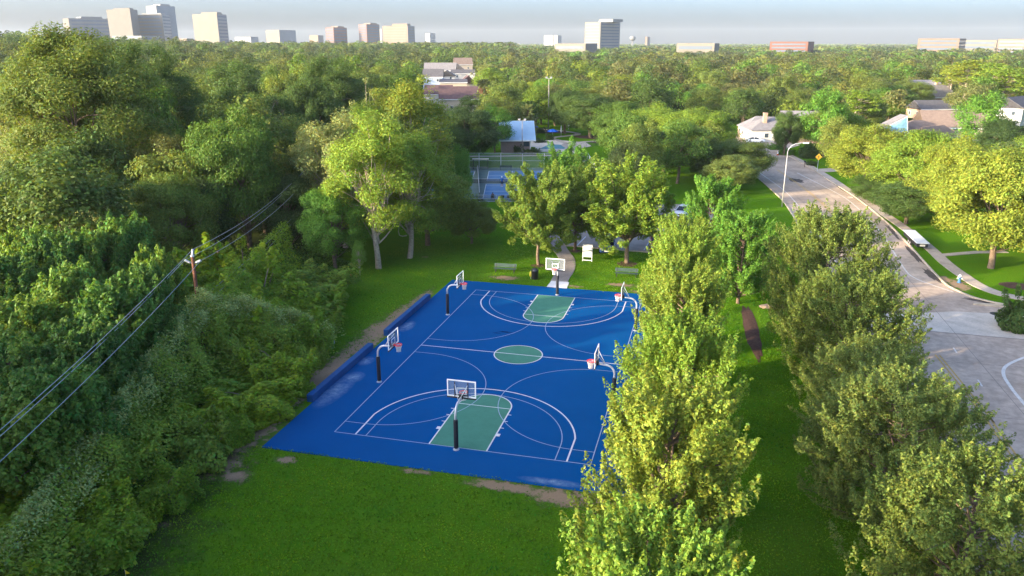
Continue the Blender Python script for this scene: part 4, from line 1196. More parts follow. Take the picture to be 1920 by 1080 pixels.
    # wooden garden fence
    a_, b_ = at(1452,262), at(1545,272)
    t = empty("board_fence", (a_[0]+1,a_[1]-5,0), -.15, "weathered brown board fence beside the white garage wall", "fence")
    m = MB()
    for i in range(56): m.box(i*.25,i*.25+.235,-.012,.012,.03,1.95+.03*(i%3))
    m.obj("boards", mat("weathered_board", (.14,.10,.08), .9, .1, nscale=3, namt=.3), t)
    for z in (.4,1.6): MB().box(0,14,.013,.07,z,z+.09).obj("rail", MATS["weathered_board"], t)
    # townhouse row far beyond the pool house
    TN = [(866,178,290,.35,16,12,4.6,3.9,WALL_C,SH_RED,"maroon roofed townhouse with broad sloping roof, nearest of the terrace",False),
          (823,172,306,.20,10,10,5.2,3.0,WALL_W,SH_RED,"smaller dark maroon roofed townhouse at the left front of the terrace",False),
          (850,158,334,.30,11,7,8.0,1.0,WALL_C,SH_DARK,"townhouse with peach clerestory wall behind the maroon roofs",True),
          (877,150,350,1.95,9,7,7.2,2.8,WALL_C,SH_RED,"townhouse with tall cream gable wall at the right of the terrace",False),
          (813,150,374,.25,9,8,8.8,3.2,WALL_B,SH_DARK,"blue grey townhouse with steep dark roof at the left of the terrace",False),
          (838,140,398,1.85,8,8,8.2,2.4,WALL_W,SH_DARK,"narrow white townhouse squeezed in the middle of the terrace",False),
          (868,134,418,.30,12,8,8.6,1.8,WALL_W,SH_DARK,"white townhouse with low dark roof at the right, midway up the terrace",False),
          (826,134,468,.25,18,9,8.6,4.0,WALL_W,SH_GREY,"long grey roofed townhouse toward the back of the terrace",False),
          (857,130,482,1.9,9,8,8.8,3.2,WALL_W,SH_GREY,"white townhouse with gable end behind the low dark roof",False),
          (868,124,560,.45,12,9,9.6,4.2,WALL_C,SH_BROWN,"tan gabled townhouse, farthest of the terrace",False)]
    for px, py, d, rz, w, dp, hw, hr, wm, rm, lab, shed in TN:
        Q = atd(px, py, d)
        o = house((Q[0],Q[1],0), rz, w, dp, hw, hr, wm, rm, lab, shed=shed, win=2, name="townhouse")
houses()

# far bridge with white railings in the wood on the left
def gate():
    PAINTW = mat("pale_rail_paint", (.52,.50,.44), .7, .2, nscale=3, namt=.15)
    for p0, p1, lab in ((at(49,404),at(85,394),"pale three-bar railing left of the shady woodland track"),(at(127,401),at(133,393),"pale railing on the other side of the shady woodland track")):
        d = p1-p0; L = np.linalg.norm(d)
        t = empty("railing", p0, math.atan2(d[1],d[0]), lab, "railing", "railings at the woodland track")
        for i in range(3): MB().tube([(L*i/2,0,0),(L*i/2,0,1.5)], .07, 8).obj("post", PAINTW, t)
        for z in (.45,.95,1.45): MB().tube([(0,0,z),(L,0,z)], .055, 8).obj("bar", PAINTW, t)
    mb = MB(); P = [at(x,y) for x,y in ((18,422),(50,405),(92,392),(122,388),(126,402),(90,410),(55,430),(25,445))]
    mb.add([(p[0],p[1],.02) for p in P], [tuple(range(len(P)))]); struct(mb, "track", mat("gravel_track", (.17,.155,.15), .95, .1, nscale=2, namt=.25))
gate()
#@@SECTION towers
# ------------------------------------------------------------------ office towers on the skyline
def tower(pxl, pxm, pxr, ytop, d, wall, band, label, floors, ybase=84, wall2=None, penthouse=None, bands=(True,True), solid_first=False, depth=None, name="office_tower", inset=.0):
    """pxl..pxm is the left face, pxm..pxr the right face, seen at depth d; a real box rotated so that both faces show"""
    A = atd(pxl, ytop, d*1.02); B = atd(pxm, ytop, d); Cc = atd(pxr, ytop, d*1.03)
    h = B[2]
    a2, b2, c2 = A[:2], B[:2], Cc[:2]
    d2 = a2 + (c2-b2)
    t = empty(name, (b2[0],b2[1],0), 0, label, "office tower" if floors > 5 else "office block", "buildings on the skyline")
    loc = [np.array(q)-b2 for q in (a2,b2,c2,d2)]
    MB().prism([loc[0],loc[1],loc[2],loc[3]], 0, h).obj("wall", wall, t)
    z0 = 6.0; fh = (h-z0-1.5)/max(1,floors)
    for f, (p, q) in enumerate(((loc[0],loc[1]),(loc[1],loc[2]))):
        L = np.linalg.norm(q-p); u = (q-p)/L; nrm = np.array([u[1],-u[0]])
        if f == 1 and wall2 is not None:
            m = MB(); m.prism([p+nrm*.02,p+nrm*.3,q+nrm*.3,q+nrm*.02], 0.5, h-.5); m.obj("side_shade_or_glass", wall2, t)  # right faces: some real blue glass, the others greyed to paint their shade
        if not bands[f]: continue
        off = .35 if (f == 1 and wall2 is not None) else .05
        base = None
        s, e = p+u*L*.06, q-u*L*.06
        m = MB(); zb = z0; m.prism([s+nrm*off,s+nrm*(off+.25),e+nrm*(off+.25),e+nrm*off], 0, fh*.45)
        me = m.mesh("window_band", band)
        for k in range(floors):
            o = bpy.data.objects.new("window_band", me); COL.objects.link(o); o.parent = t; o.location = (0,0,z0+k*fh+fh*.3)
    if penthouse:
        f0, f1, ph, pm = penthouse
        P = [loc[1]+(loc[0]-loc[1])*f1+(loc[2]-loc[1])*.3, loc[1]+(loc[0]-loc[1])*f0*1.0+(loc[2]-loc[1])*.3, loc[1]+(loc[0]-loc[1])*f0+(loc[2]-loc[1])*.8, loc[1]+(loc[0]-loc[1])*f1+(loc[2]-loc[1])*.8]
        MB().prism(P, h+.01, h+ph).obj("penthouse", pm, t)
    return t
T_BEI = mat("beige_precast", (.125,.113,.098), .8, .2, nscale=.05, namt=.08); T_WHT = mat("white_precast", (.175,.175,.172), .7, .3, nscale=.05, namt=.06); T_GRY = mat("grey_precast_or_shade", (.13,.137,.146), .7, .3, nscale=.05, namt=.08)  # the grey also paints the shaded sides of warm-coloured towers
T_GLS = mat("tower_glass", (.10,.13,.17), .15, .6, nscale=.05, namt=.1); T_RED = mat("red_granite", (.145,.078,.062), .7, .3, nscale=.05, namt=.1); T_PCH = mat("peach_stone", (.165,.115,.083), .7, .3, nscale=.05, namt=.08); T_BRK = mat("far_brick", (.15,.067,.046), .85, .2, nscale=.05, namt=.12); T_CRM = mat("cream_panel", (.165,.146,.117), .8, .2, nscale=.05, namt=.08)
T_MIR = mat("mirror_glass_blue", (.11,.14,.17), .3, .5, .0, nscale=.05, namt=.08)
def towers():
    tower(117,128,207,34,1900,T_BEI,T_GLS,"grey slab tower with horizontal window stripes, leftmost on the skyline",9,wall2=T_GRY,bands=(False,True),penthouse=(.0,.9,4,T_GRY))
    tower(199,243,257,17,1750,T_BEI,T_GLS,"blank beige slab tower beside the striped block",12,bands=(False,False),penthouse=(.1,.8,3,T_BEI))
    tower(243,303,318,27,1800,T_BEI,T_GLS,"beige tower striped with window bands in front of the white topped tower",11,wall2=T_GRY,penthouse=(.1,.7,3.5,T_WHT))
    tower(273,292,327,10,2000,T_WHT,T_MIR,"tallest tower with bright white top and blue grey glass side",14,wall2=T_MIR,bands=(False,True),penthouse=(.1,.8,4,T_WHT))
    tower(360,406,424,26,1650,T_CRM,T_GLS,"cream blank-fronted tower standing alone right of the tall cluster",11,wall2=T_GRY,bands=(False,True),penthouse=(.1,.75,4,T_CRM))
    tower(498,523,554,56,2300,T_CRM,T_MIR,"low cream block with blue glass right half, right of the cream tower",5,wall2=T_MIR,bands=(False,False))
    tower(610,625,650,51,2100,T_RED,T_GLS,"smaller red granite twin tower",8,penthouse=(.0,.8,3,T_PCH))
    tower(672,687,711,45,2100,T_RED,T_GLS,"taller red granite twin tower",10,penthouse=(.0,.8,3,T_PCH))
    tower(717,764,777,48,2000,T_PCH,T_CRM,"wide peach tower with golden window bands and dark side",9,wall2=T_GRY,penthouse=(.1,.7,5,T_PCH))
    tower(711,716,719,54,2400,T_WHT,T_GLS,"sliver of a white tower between the red and the peach towers",5,bands=(False,False))
    tower(797,806,816,62,2700,T_WHT,T_GLS,"small white topped block right of the peach tower",4,bands=(False,True))
    tower(1097,1126,1163,41,1500,T_CRM,T_GLS,"large office tower with cream lit face and grey striped face, standing alone",10,wall2=T_WHT,penthouse=(-.4,.5,5,T_WHT))
    tower(1020,1037,1040,66,2900,T_WHT,T_GLS,"pale distant block left of the lone office tower",4,bands=(False,False))
    tower(1038,1046,1053,66,2700,T_WHT,T_GLS,"white distant block beside the pale one, left of the lone office tower",4,bands=(False,False))
    tower(1040,1098,1120,81.5,1100,T_CRM,T_GLS,"long low cream office building at the foot of the lone tower",2,bands=(True,False))
    tower(1269,1340,1349,81,1000,T_CRM,T_GLS,"long low cream warehouse above the trees",2,bands=(True,False))
    tower(1444,1516,1527,78,1150,T_BRK,T_GLS,"red brick apartment block above the trees",4,bands=(True,False))
    tower(1722,1800,1812,72,1300,T_PCH,T_GLS,"wide tan office block at the right end of the skyline",4,bands=(True,True))
    tower(1806,1870,1876,75,1400,T_CRM,T_GLS,"low cream striped parking building between tan office blocks",3,bands=(True,True))
    tower(1872,1925,1960,73,1350,T_PCH,T_GLS,"tan office block cut off by the photo's edge",4,bands=(True,True))
    tower(1210,1214,1219,69,2600,T_PCH,T_GLS,"thin peach tower far to the right of the lone office tower",6,bands=(False,False))
    tower(440,470,484,69,2400,T_WHT,T_GLS,"low white roofs in the distance beyond the cream tower",2,bands=(False,False),name="office_block")
    tower(580,596,606,66,2600,T_PCH,T_GLS,"low pinkish block left of the smaller red twin",3,bands=(False,False),name="office_block")
    tower(210,265,300,67,1500,T_WHT,T_GLS,"long white parking building at the feet of the tall cluster",3,bands=(True,True),name="office_block")
    tower(330,350,362,72,2300,T_PCH,T_GLS,"pinkish low block at the foot of the cream tower",2,bands=(False,False),name="office_block")
    # water tower
    P = atd(1186,78,2400)
    t = empty("water_tower", (P[0],P[1],0), 0, "white water tower with round tank right of the lone office tower", "water tower")
    z = atd(1186,71,2400)[2]
    MB().lathe([(3,0),(2.2,6),(2.2,z-9)], n=14).obj("stem", T_WHT, t, True)
    MB().lathe([(2.2,z-9),(7,z-5),(9,z-1),(8,z+3),(4,z+5.5),(0,z+6)], n=18).obj("tank", T_WHT, t, True)
towers()
#@@SECTION trees
# ------------------------------------------------------------------ foliage
def leaf_mesh(name, pts, nrm, size, rng, var=.28, hue=.18, aspect=.55, tint=None):
    """diamond leaf cards: pts (n,3), nrm (n,3) facing, size (n,)"""
    n = len(pts)
    nrm = nrm/np.maximum(np.linalg.norm(nrm, axis=1, keepdims=True), 1e-6)
    t = rng.normal(size=(n,3)); t -= nrm*np.sum(t*nrm, axis=1, keepdims=True); t /= np.maximum(np.linalg.norm(t, axis=1, keepdims=True), 1e-6)
    b = np.cross(nrm, t)
    s = size[:,None]
    v = np.empty((n,4,3))
    v[:,0] = pts - t*s*.5; v[:,2] = pts + t*s*.5
    v[:,1] = pts + b*s*aspect*.5 + nrm*s*.10; v[:,3] = pts - b*s*aspect*.5 + nrm*s*.10
    me = bpy.data.meshes.new(name)
    me.vertices.add(4*n); me.loops.add(4*n); me.polygons.add(n)
    me.vertices.foreach_set("co", v.reshape(-1).astype(np.float32))
    me.loops.foreach_set("vertex_index", np.arange(4*n, dtype=np.int32))
    me.polygons.foreach_set("loop_start", np.arange(0,4*n,4, dtype=np.int32))
    me.polygons.foreach_set("loop_total", np.full(n,4, dtype=np.int32))
    val = 1+rng.uniform(-var,var,n); h = rng.normal(0,hue,n)
    col = np.stack([val*(1+h), val, val*(1-.5*h), np.ones(n)], 1)
    if tint is not None: col[:,:3] *= tint
    a = me.attributes.new("lv", 'FLOAT_COLOR', 'FACE')
    a.data.foreach_set("color", np.clip(col,0,4).reshape(-1).astype(np.float32))
    me.materials.append(LEAF)
    me.update(calc_edges=True)
    return me

def clump_points(rng, centers, radii, counts, shell=.5):
    P, N = [], []
    for c, r, k in zip(centers, radii, counts):
        d = rng.normal(size=(k,3)); d /= np.linalg.norm(d, axis=1, keepdims=True)
        q = rng.uniform(0,1,k)**shell
        P.append(c + d*q[:,None]*r); N.append(d)
    return np.concatenate(P), np.concatenate(N)

def spray_points(rng, a, b, k, r0, droop=0.0):
    """leaves along a shoot from a to b, widest in the middle, pointed at the tip"""
    s = rng.uniform(0,1,k)**.8
    ax = b-a; L = np.linalg.norm(ax); u = ax/L
    prof = r0*np.sin(np.pi*np.clip(.18+s*.80,0,1))**.8
    d = rng.normal(size=(k,3)); d -= u*(d @ u)[:,None]; d /= np.maximum(np.linalg.norm(d,axis=1,keepdims=True),1e-6)
    p = a + ax*s[:,None] + d*(prof*rng.uniform(.15,1,k)**.6)[:,None]
    p[:,2] -= droop*s*s*L
    return p, d*.8+u*.35

class Crown:
    """collects leaf positions and limb polylines of one tree"""
    def __init__(s, seed): s.rng = np.random.default_rng(seed); s.P=[]; s.N=[]; s.S=[]; s.limbs=[]
    def add(s, p, n, size, up=.35, rnd=.55):
        k = len(p); nn = n/np.maximum(np.linalg.norm(n,axis=1,keepdims=True),1e-6)
        nn = nn*.75 + np.array([0,0,up]) + s.rng.normal(size=(k,3))*rnd
        s.P.append(p); s.N.append(nn); s.S.append(size*s.rng.uniform(.65,1.35,k))
    def limb(s, pts, r0, r1):
        s.limbs.append((pts, r0, r1))
    def meshes(s, name, bark, var=.28, hue=.16):
        P, N, S_ = np.concatenate(s.P), np.concatenate(s.N), np.concatenate(s.S)
        crown = leaf_mesh(name+"_crown", P, N, S_, s.rng, var, hue)
        mb = MB()
        for pts, r0, r1 in s.limbs:
            k = len(pts); mb.tube(pts, [r0+(r1-r0)*i/(k-1) for i in range(k)], 8 if r0 > .08 else 5, False)
        return crown, mb.mesh(name+"_trunk", bark, True)

def bend(rng, a, b, k=5, amp=.08, sag=0.0):
    a, b = np.array(a,float), np.array(b,float); L = np.linalg.norm(b-a); out = []
    off = rng.normal(size=3)*L*amp
    for i in range(k+1):
        s = i/k; out.append(tuple(a*(1-s)+b*s + off*math.sin(math.pi*s) + np.array([0,0,-sag*L*4*s*(1-s)])))
    return out

def tree_spray(seed, H=12, R=3.4, nshoot=150, per=280, leaf=.17, clear=1.2, elev=(50,78), slen=(1.6,3.4), rad=.42, topw=.88, belly=.42):
    """upright leafy shoots (column and vase shaped street trees)"""
    c = Crown(seed); r = c.rng
    c.limb(bend(r,(0,0,-.1),(0,0,H*.8),6,.015), .22*H/12, .04)
    for i in range(nshoot):
        h = (i+.5)/nshoot
        z = clear + (H-clear)*(h**.85)*.93
        f = (z-clear)/(H-clear)
        env = R*np.sin(np.pi*np.clip(belly*.5+f*(topw-belly*.5),0,1))
        a = i*2.39996 + r.normal()*.35
        q = env*math.sqrt(r.uniform(.12,1))
        base = np.array([q*math.cos(a)*.72, q*math.sin(a)*.72, max(clear*.8, z-1.2)])
        el = math.radians(r.uniform(*elev)); L = r.uniform(*slen)*(H/12)
        out = np.array([math.cos(a)*math.cos(el), math.sin(a)*math.cos(el), math.sin(el)])
        tip = base + out*L
        if tip[2] > H: tip[2] = H - r.uniform(0,.5)
        k = int(per*r.uniform(.7,1.3))
        p, n = spray_points(r, base, tip, k, rad*r.uniform(.7,1.25))
        c.add(p, n, leaf, .25, .6)
        if i % 2 == 0: c.limb(bend(r,(0,0,max(.8,base[2]-q*1.1-.4)),tuple(base*.5+tip*.5),4,.05), .05, .012)
    return c

def tree_bough(seed, H=12, R=3.2, nb=46, ns=9, per=90, leaf=.15, clear=.9, dome=False, el_b=(30,58), el_s=(35,82), slen=(.8,1.7), rad=.26, up=.6):
    """ascending boughs carrying pointed leafy sprays, with gaps between the boughs"""
    c = Crown(seed); r = c.rng
    c.limb(bend(r,(0,0,-.1),(r.normal()*.15,r.normal()*.15,H*.82),7,.015), .20*H/12, .04)
    for i in range(nb):
        g = .03+.97*((i+.5)/nb)**(.80 if not dome else .72)
        if dome: e = math.sqrt(max(.0,1-((g-.46)/.57)**2)) if g > .46 else .72+.28*g/.46
        else: e = math.sin(math.pi*(.20+.66*g))**.8
        a = i*2.39996+r.normal()*.3
        rt = R*e*r.uniform(.62,1.12); zt = clear+(H-clear)*g
        zb = max(clear*.7, zt-rt*math.tan(math.radians(r.uniform(*el_b))))
        tip = np.array([rt*math.cos(a), rt*math.sin(a), zt-.4]); base = np.array([0,0,min(zb,H*.8)])
        pts = bend(r, base, tip, 6, .05, .02); c.limb(pts, .045 if dome else .075, .012)
        d0 = tip-base; d0 /= np.linalg.norm(d0)
        L0 = np.linalg.norm(tip-base)
        k = max(4, int(ns*(.55+.45*L0/R)))
        for j in range(k):
            t = .30+.70*(j+.5)/k; q6 = min(5,int(t*6)); q = np.array(pts[q6])*(1-(t*6-q6))+np.array(pts[q6+1])*(t*6-q6)
            el = math.radians(r.uniform(*el_s)); az = a+r.normal()*.75
            d = np.array([math.cos(az)*math.cos(el), math.sin(az)*math.cos(el), math.sin(el)])
            L = r.uniform(*slen)*(1.15-.35*t)
            e2 = q+d*L
            if e2[2] > H: e2[2] = H-r.uniform(0,.6)
            p, n = spray_points(r, q-d*.15, e2, int(per*r.uniform(.55,1.45)), rad*r.uniform(.75,1.3)); c.add(p, n, leaf, up, .5)
    if dome:
        for i in range(int(nb*3.2)):
            g = r.uniform(.30,1.0); e = math.sqrt(max(.0,1-((g-.46)/.57)**2)); a = r.uniform(0,6.283); q = R*e*r.uniform(.55,.98)
            p0 = np.array([q*math.cos(a), q*math.sin(a), clear+(H-clear)*g-.7]); el = math.radians(r.uniform(40,88)); az = a+r.normal()*.6
            d = np.array([math.cos(az)*math.cos(el), math.sin(az)*math.cos(el), math.sin(el)])
            p, n = spray_points(r, p0, p0+d*r.uniform(.7,1.4), int(per*r.uniform(.6,1.4)), rad*r.uniform(.8,1.3)); c.add(p, n, leaf, up, .5)
    return c

def tree_vase(seed, H=11, R=4.5, limbs=30, sprays=11, per=200, leaf=.20, clear=2.0):
    c = Crown(seed); r = c.rng
    c.limb(bend(r,(0,0,-.1),(0,0,clear+.6),4,.03), .21, .15)
    for i in range(limbs):
        a = i*2.39996+r.normal()*.3; f = (i+.5)/limbs
        rr = R*(.35+.65*math.sqrt(1-f))*r.uniform(.75,1.05)
        zt = clear+1.6+(H-clear-1.6)*(f**.6)*r.uniform(.9,1.0)
        b = np.array([rr*math.cos(a), rr*math.sin(a), zt]); s0 = np.array([0,0,clear+.5*r.uniform(0,1)+f*.8])
        pts = bend(r, s0, b, 6, .06, -.03); c.limb(pts, .085, .015)
        for j in range(sprays):
            t = .28+.72*(j+.5)/sprays; k = min(5,int(t*6)); q = np.array(pts[k])*(1-(t*6-k))+np.array(pts[k+1])*(t*6-k)
            d = b-s0; d /= np.linalg.norm(d); d = d*.6+np.array([0,0,.35])+r.normal(size=3)*.45; d /= np.linalg.norm(d)
            L = r.uniform(.9,1.9)
            p, n = spray_points(r, q, q+d*L, int(per*r.uniform(.6,1.4)), r.uniform(.32,.55)); c.add(p, n, leaf, .45, .6)
    # lower skirt
    for i in range(limbs):
        a = r.uniform(0,2*math.pi); q = np.array([R*.55*math.cos(a),R*.55*math.sin(a),clear+r.uniform(.3,2.2)])*[r.uniform(.5,1.25)]*3 if False else np.array([R*r.uniform(.3,.8)*math.cos(a),R*r.uniform(.3,.8)*math.sin(a),clear+r.uniform(.2,2.4)])
        p, n = spray_points(r, q, q+np.array([math.cos(a)*.9,math.sin(a)*.9,r.uniform(-.3,.5)]), per, .5); c.add(p, n, leaf, .45, .6)
    return c

def tree_round(seed, H=12, R=6, clumps=85, per=300, leaf=.3, clear=2.2, cr=(.9,1.7), flat=.75, gap=.0, vis_limb=.1, shell=.45, dome=1.0, trunk=.3):
    """rounded crowns of billowing leaf clumps (oaks and general broadleaf trees)"""
    c = Crown(seed); r = c.rng
    zc = clear+(H-clear)*.42; hz = H-zc
    c.limb(bend(r,(0,0,-.2),(r.normal()*.3,r.normal()*.3,clear+1.2),4,.04), trunk, trunk*.7)
    lob = [(r.uniform(0,2*math.pi), r.uniform(.75,1.15)) for _ in range(7)]
    for i in range(clumps):
        d = r.normal(size=3); d /= np.linalg.norm(d)
        if d[2] < -.8: d[2] *= -.6
        a = math.atan2(d[1],d[0]); lobf = np.mean([l_*(.5+.5*math.cos(a-p_)) for p_,l_ in lob])*1.25+.38
        q = r.uniform(.35,1)**.45
        zz = d[2]*(hz if d[2] > 0 else (zc-clear*.8))
        pos = np.array([d[0]*R*lobf*q*.88, d[1]*R*lobf*q*.88, zc+zz*q*.92])
        rad = r.uniform(*cr); rr = np.array([rad*1.15, rad*1.15, rad*flat])
        k = int(per*r.uniform(.7,1.3)*(rad/np.mean(cr))**1.6)
        if r.uniform() < gap: k = int(k*.25)
        p, n = clump_points(r, [pos], [rr], [k], shell); c.add(p, n*.8+(pos-np.array([0,0,zc]))/np.linalg.norm(pos-np.array([0,0,zc])+1e-6)*.5, leaf, .4, .42)
        if r.uniform() < vis_limb+.15:
            c.limb(bend(r,(r.normal()*.1,r.normal()*.1,clear+r.uniform(-.5,H*.3)),tuple(pos),5,.09), trunk*.24, trunk*.04)
    return c

def tree_pine(seed, H=17, R=4.5):
    c = Crown(seed); r = c.rng
    c.limb(bend(r,(0,0,-.2),(r.normal()*.4,r.normal()*.4,H*.93),7,.02), .26, .08)
    for i in range(34):
        z = H*(.55+.45*(i/34)**.8); a = r.uniform(0,6.28); q = R*(1-((z/H-.55)/.45)**1.6*.75)*r.uniform(.35,1)
        pos = np.array([q*math.cos(a),q*math.sin(a),z+r.uniform(-.4,.6)])
        p, n = clump_points(r,[pos],[np.array([1.5,1.5,.75])*r.uniform(.7,1.2)],[150],.5); c.add(p,n,.42,.6,.6)
        c.limb(bend(r,(0,0,z-1.2),tuple(pos),4,.08), .09, .03)
    return c

def mound(seed, R=2.2, H=2.4, n=7500, leaf=.19, lumps=18):
    """vine-smothered shrub: leaves over a lumpy surface that reaches the ground"""
    c = Crown(seed); r = c.rng
    L = [(r.normal(size=3), r.uniform(.25,.6)) for _ in range(lumps)]
    d = r.normal(size=(n,3)); d /= np.linalg.norm(d,axis=1,keepdims=True); d[:,2] = np.abs(d[:,2])
    f = np.full(n,.62)
    for v, w in L:
        v = v/np.linalg.norm(v); v[2] = abs(v[2]); f += w*.60*np.exp(-((d-v)**2).sum(1)/.06)
    q = f*(1-.28*r.uniform(0,1,n)**2)
    p = d*q[:,None]*np.array([R,R,H])
    c.add(p, d, leaf, .95, .5)
    for i in range(8):
        a = r.uniform(0,6.28); b = np.array([R*.7*math.cos(a),R*.7*math.sin(a),H*r.uniform(.5,.95)])
        c.limb(bend(r,(0,0,0),tuple(b),4,.1), .05, .012)
        p, nn = spray_points(r, b*.85, b*1.0+np.array([.3*math.cos(a),.3*math.sin(a),r.uniform(.3,.9)]), 110, .3); c.add(p, nn, leaf, .9, .5)
    return c

PROTO = {}
def proto(key, fn, bark, var=.28, hue=.16):
    PROTO[key] = fn.meshes(key, bark, var, hue)
for i in range(5): proto(f"col{i}", tree_bough(10+i, 12, 3.2, 80, 13, 100, .135, .7, el_s=(56,87), slen=(1.0,2.2), rad=.22, up=.35), BARK, .32, .14)
for i in range(2): proto(f"col_mid{i}", tree_bough(20+i, 11, 3.4, 66, 11, 85, .18, 1.2, el_s=(50,84), slen=(1.0,2.1), rad=.26, up=.4), BARK, .3, .14)
for i in range(3): proto(f"vase{i}", tree_vase(30+i), BARK, .3, .15)
for i in range(3): proto(f"elm{i}", tree_bough(40+i, 9.6, 4.6, 100, 14, 74, .125, 1.0, True, (15,50), (30,84), (.6,1.35), .20, .35), BARK, .32, .12)
for i in range(3): proto(f"oak{i}", tree_round(50+i, 11, 5.6, 140, 480, .205, 1.8, (.7,1.45)), BARK, .3, .12)
for i in range(3): proto(f"loose{i}", tree_round(60+i, 17, 5.4, 95, 430, .22, 3.2, (.7,1.5), .85, .2, .4, .5, trunk=.34), BARKP, .3, .15)
proto("big0", tree_round(70, 24, 8.6, 190, 620, .27, 5, (1.0,2.3), .75, .15, .12, .5, trunk=.5), BARK, .32, .14)
for i in range(7): proto(f"wood{i}", tree_round(80+i, 14, 5.4, 80, 190, .37, 2.5, (.9,1.9), .78, .1, .05), BARK, .32, .12)
for i in range(2): proto(f"pine{i}", tree_pine(95+i), BARKP, .3, .12)
for i in range(4): proto(f"mound{i}", mound(100+i, n=(7500,4200)[i%2], leaf=(.18,.27)[i%2], lumps=26), BARK, .35, .14)
for i in range(3): proto(f"shoot{i}", tree_bough(110+i, 6.5, 3.0, 40, 10, 70, .24, .3, True, (20,60), (20,85), (.7,1.5), .36, .9), BARK, .34, .16)
proto("dead0", tree_round(120, 15, 4, 16, 60, .3, 5, (.5,1.0), .8, .3, 3.0, .5, trunk=.3), BARKP)
proto("cone0", tree_spray(125, 9, 2.4, 90, 120, .24, .6, (20,45), (.8,1.5), .3, 1.0, .85), BARK)

def tree(key, x, y, H, R, tint, label, name="tree", cat="tree", group=None, rz=None, H0=None, R0=None, rs=random.Random(1)):
    cm, tm = PROTO[key]
    h0, r0 = PSIZE[key]
    t = empty(name, (x,y,0), rs.uniform(0,6.28) if rz is None else rz, label, cat, group)
    t.scale = (R/r0, R/r0, H/h0)
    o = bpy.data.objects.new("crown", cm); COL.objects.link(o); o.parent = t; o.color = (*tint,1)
    o2 = bpy.data.objects.new("trunk", tm); COL.objects.link(o2); o2.parent = t
    return t
PSIZE = {}
for k, (cm, tm) in PROTO.items():
    v = np.empty(len(cm.vertices)*3, np.float32); cm.vertices.foreach_get("co", v); v = v.reshape(-1,3)
    PSIZE[k] = (float(np.percentile(v[:,2],99.7)), float(np.percentile(np.hypot(v[:,0],v[:,1]),96)))

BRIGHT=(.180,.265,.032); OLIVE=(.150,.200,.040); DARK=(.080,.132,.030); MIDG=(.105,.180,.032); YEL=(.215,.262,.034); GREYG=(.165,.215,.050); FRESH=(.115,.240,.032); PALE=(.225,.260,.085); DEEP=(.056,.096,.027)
PLACED = []
def by_px(key, px, ytop, d, half, tint, label, name="tree", group=None, pyc=None, cat="tree"):
    """tree seen with its crown top at (px, ytop), depth d, crown half width in pixels"""
    top = atd(px, ytop, d)
    c = atd(px if pyc is None else px, pyc if pyc is not None else ytop+half, d)
    w = (np.array([c[0],c[1],c[2]])-CAM) @ FW
    R = half*w/FOC
    PLACED.append((c[0], c[1], R))
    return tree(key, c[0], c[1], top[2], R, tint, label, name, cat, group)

def at_xy(key, x, y, H, R, tint, label, name="tree", group=None):
    PLACED.append((x, y, R)); return tree(key, x, y, H, R, tint, label, name, "tree", group)

G1 = "bright column trees beside the court"
at_xy("col0",13.0,-38.2,11.7,2.7,(.165,.262,.034),"bright yellow green column tree nearest the camera, cut by the bottom edge","column_tree",G1)
at_xy("col1",12.9,-29.8,11.9,3.2,(.200,.255,.036),"tall bright column tree whose branches reach over the court's near corner","column_tree",G1)
at_xy("col2",13.0,-20.6,11.4,2.9,(.165,.255,.030),"bright column tree hiding the base of the nearer side hoop","column_tree",G1)
at_xy("col3",12.7,-12.3,11.6,2.7,(.195,.262,.038),"bright column tree between the two side hoops","column_tree",G1)
at_xy("col4",12.3,-4.2,11.6,2.6,(.180,.265,.034),"bright column tree beside the farther side hoop","column_tree",G1)
at_xy("col2",12.4,3.2,11.0,2.6,(.185,.262,.036),"bright column tree close to the far corner of the court","column_tree",G1)
at_xy("col_mid0",17.0,17.5,8.8,3.1,FRESH,"darker green tree just beyond the mulch strip","column_tree",G1)
at_xy("col_mid1",13.9,21.5,11.2,3.2,FRESH,"last upright green tree of the column row, in front of the silver car","column_tree",G1)
G2 = "olive green trees along the road"
for k, x, y, H, R, tint, lab in (
    ("elm0",22.9,6.2,11.6,4.7,OLIVE,"sunlit olive crown at the far end of the roadside row, beside the bike lane"),
    ("elm1",23.4,-2.4,9.2,4.3,OLIVE,"olive roadside tree behind the rock pile"),
    ("elm2",23.5,-10.6,7.2,3.9,GREYG,"shaded lower roadside tree midway along the row"),
    ("elm0",23.4,-18.4,8.6,4.4,GREYG,"broad grey green roadside tree opposite the bright column tree"),
    ("elm1",24.0,-27.0,8.9,4.1,OLIVE,"roadside tree with sunlit top beside the double yellow line"),
    ("elm2",24.0,-35.4,7.8,3.8,GREYG,"grey green roadside tree at the bottom right of the photo")):
    at_xy(k,x,y,H,R,tint,lab,"roadside_tree",G2)
G3 = "young trees on the lawn behind the court"
for k, P, ytop, half, tint, lab in (("vase0",at(1010,497),312,71,MIDG,"young spreading tree beside the curving path"),("vase1",at(1078,470),300,70,MIDG,"shaded young tree at the edge of the parking lot"),("vase2",at(1175,494),296,88,BRIGHT,"young tree with mulch ring in front of the orange car")):
    tint = (.165,.240,.036) if tint is MIDG else tint
    d = (np.array(P)-CAM) @ HZ; top = atd(1000,ytop,d)[2]; R = half*((np.array([P[0],P[1],5])-CAM) @ FW)/FOC
    at_xy(k,P[0],P[1],top,R,tint,lab,"lawn_tree",G3)
by_px("vase1",1062,270,104,52,FRESH,"leafy green tree beyond the path, between the courts and the parking lot","lawn_tree",G3)
G4 = "trees on the lawn between the thicket and the tennis courts"
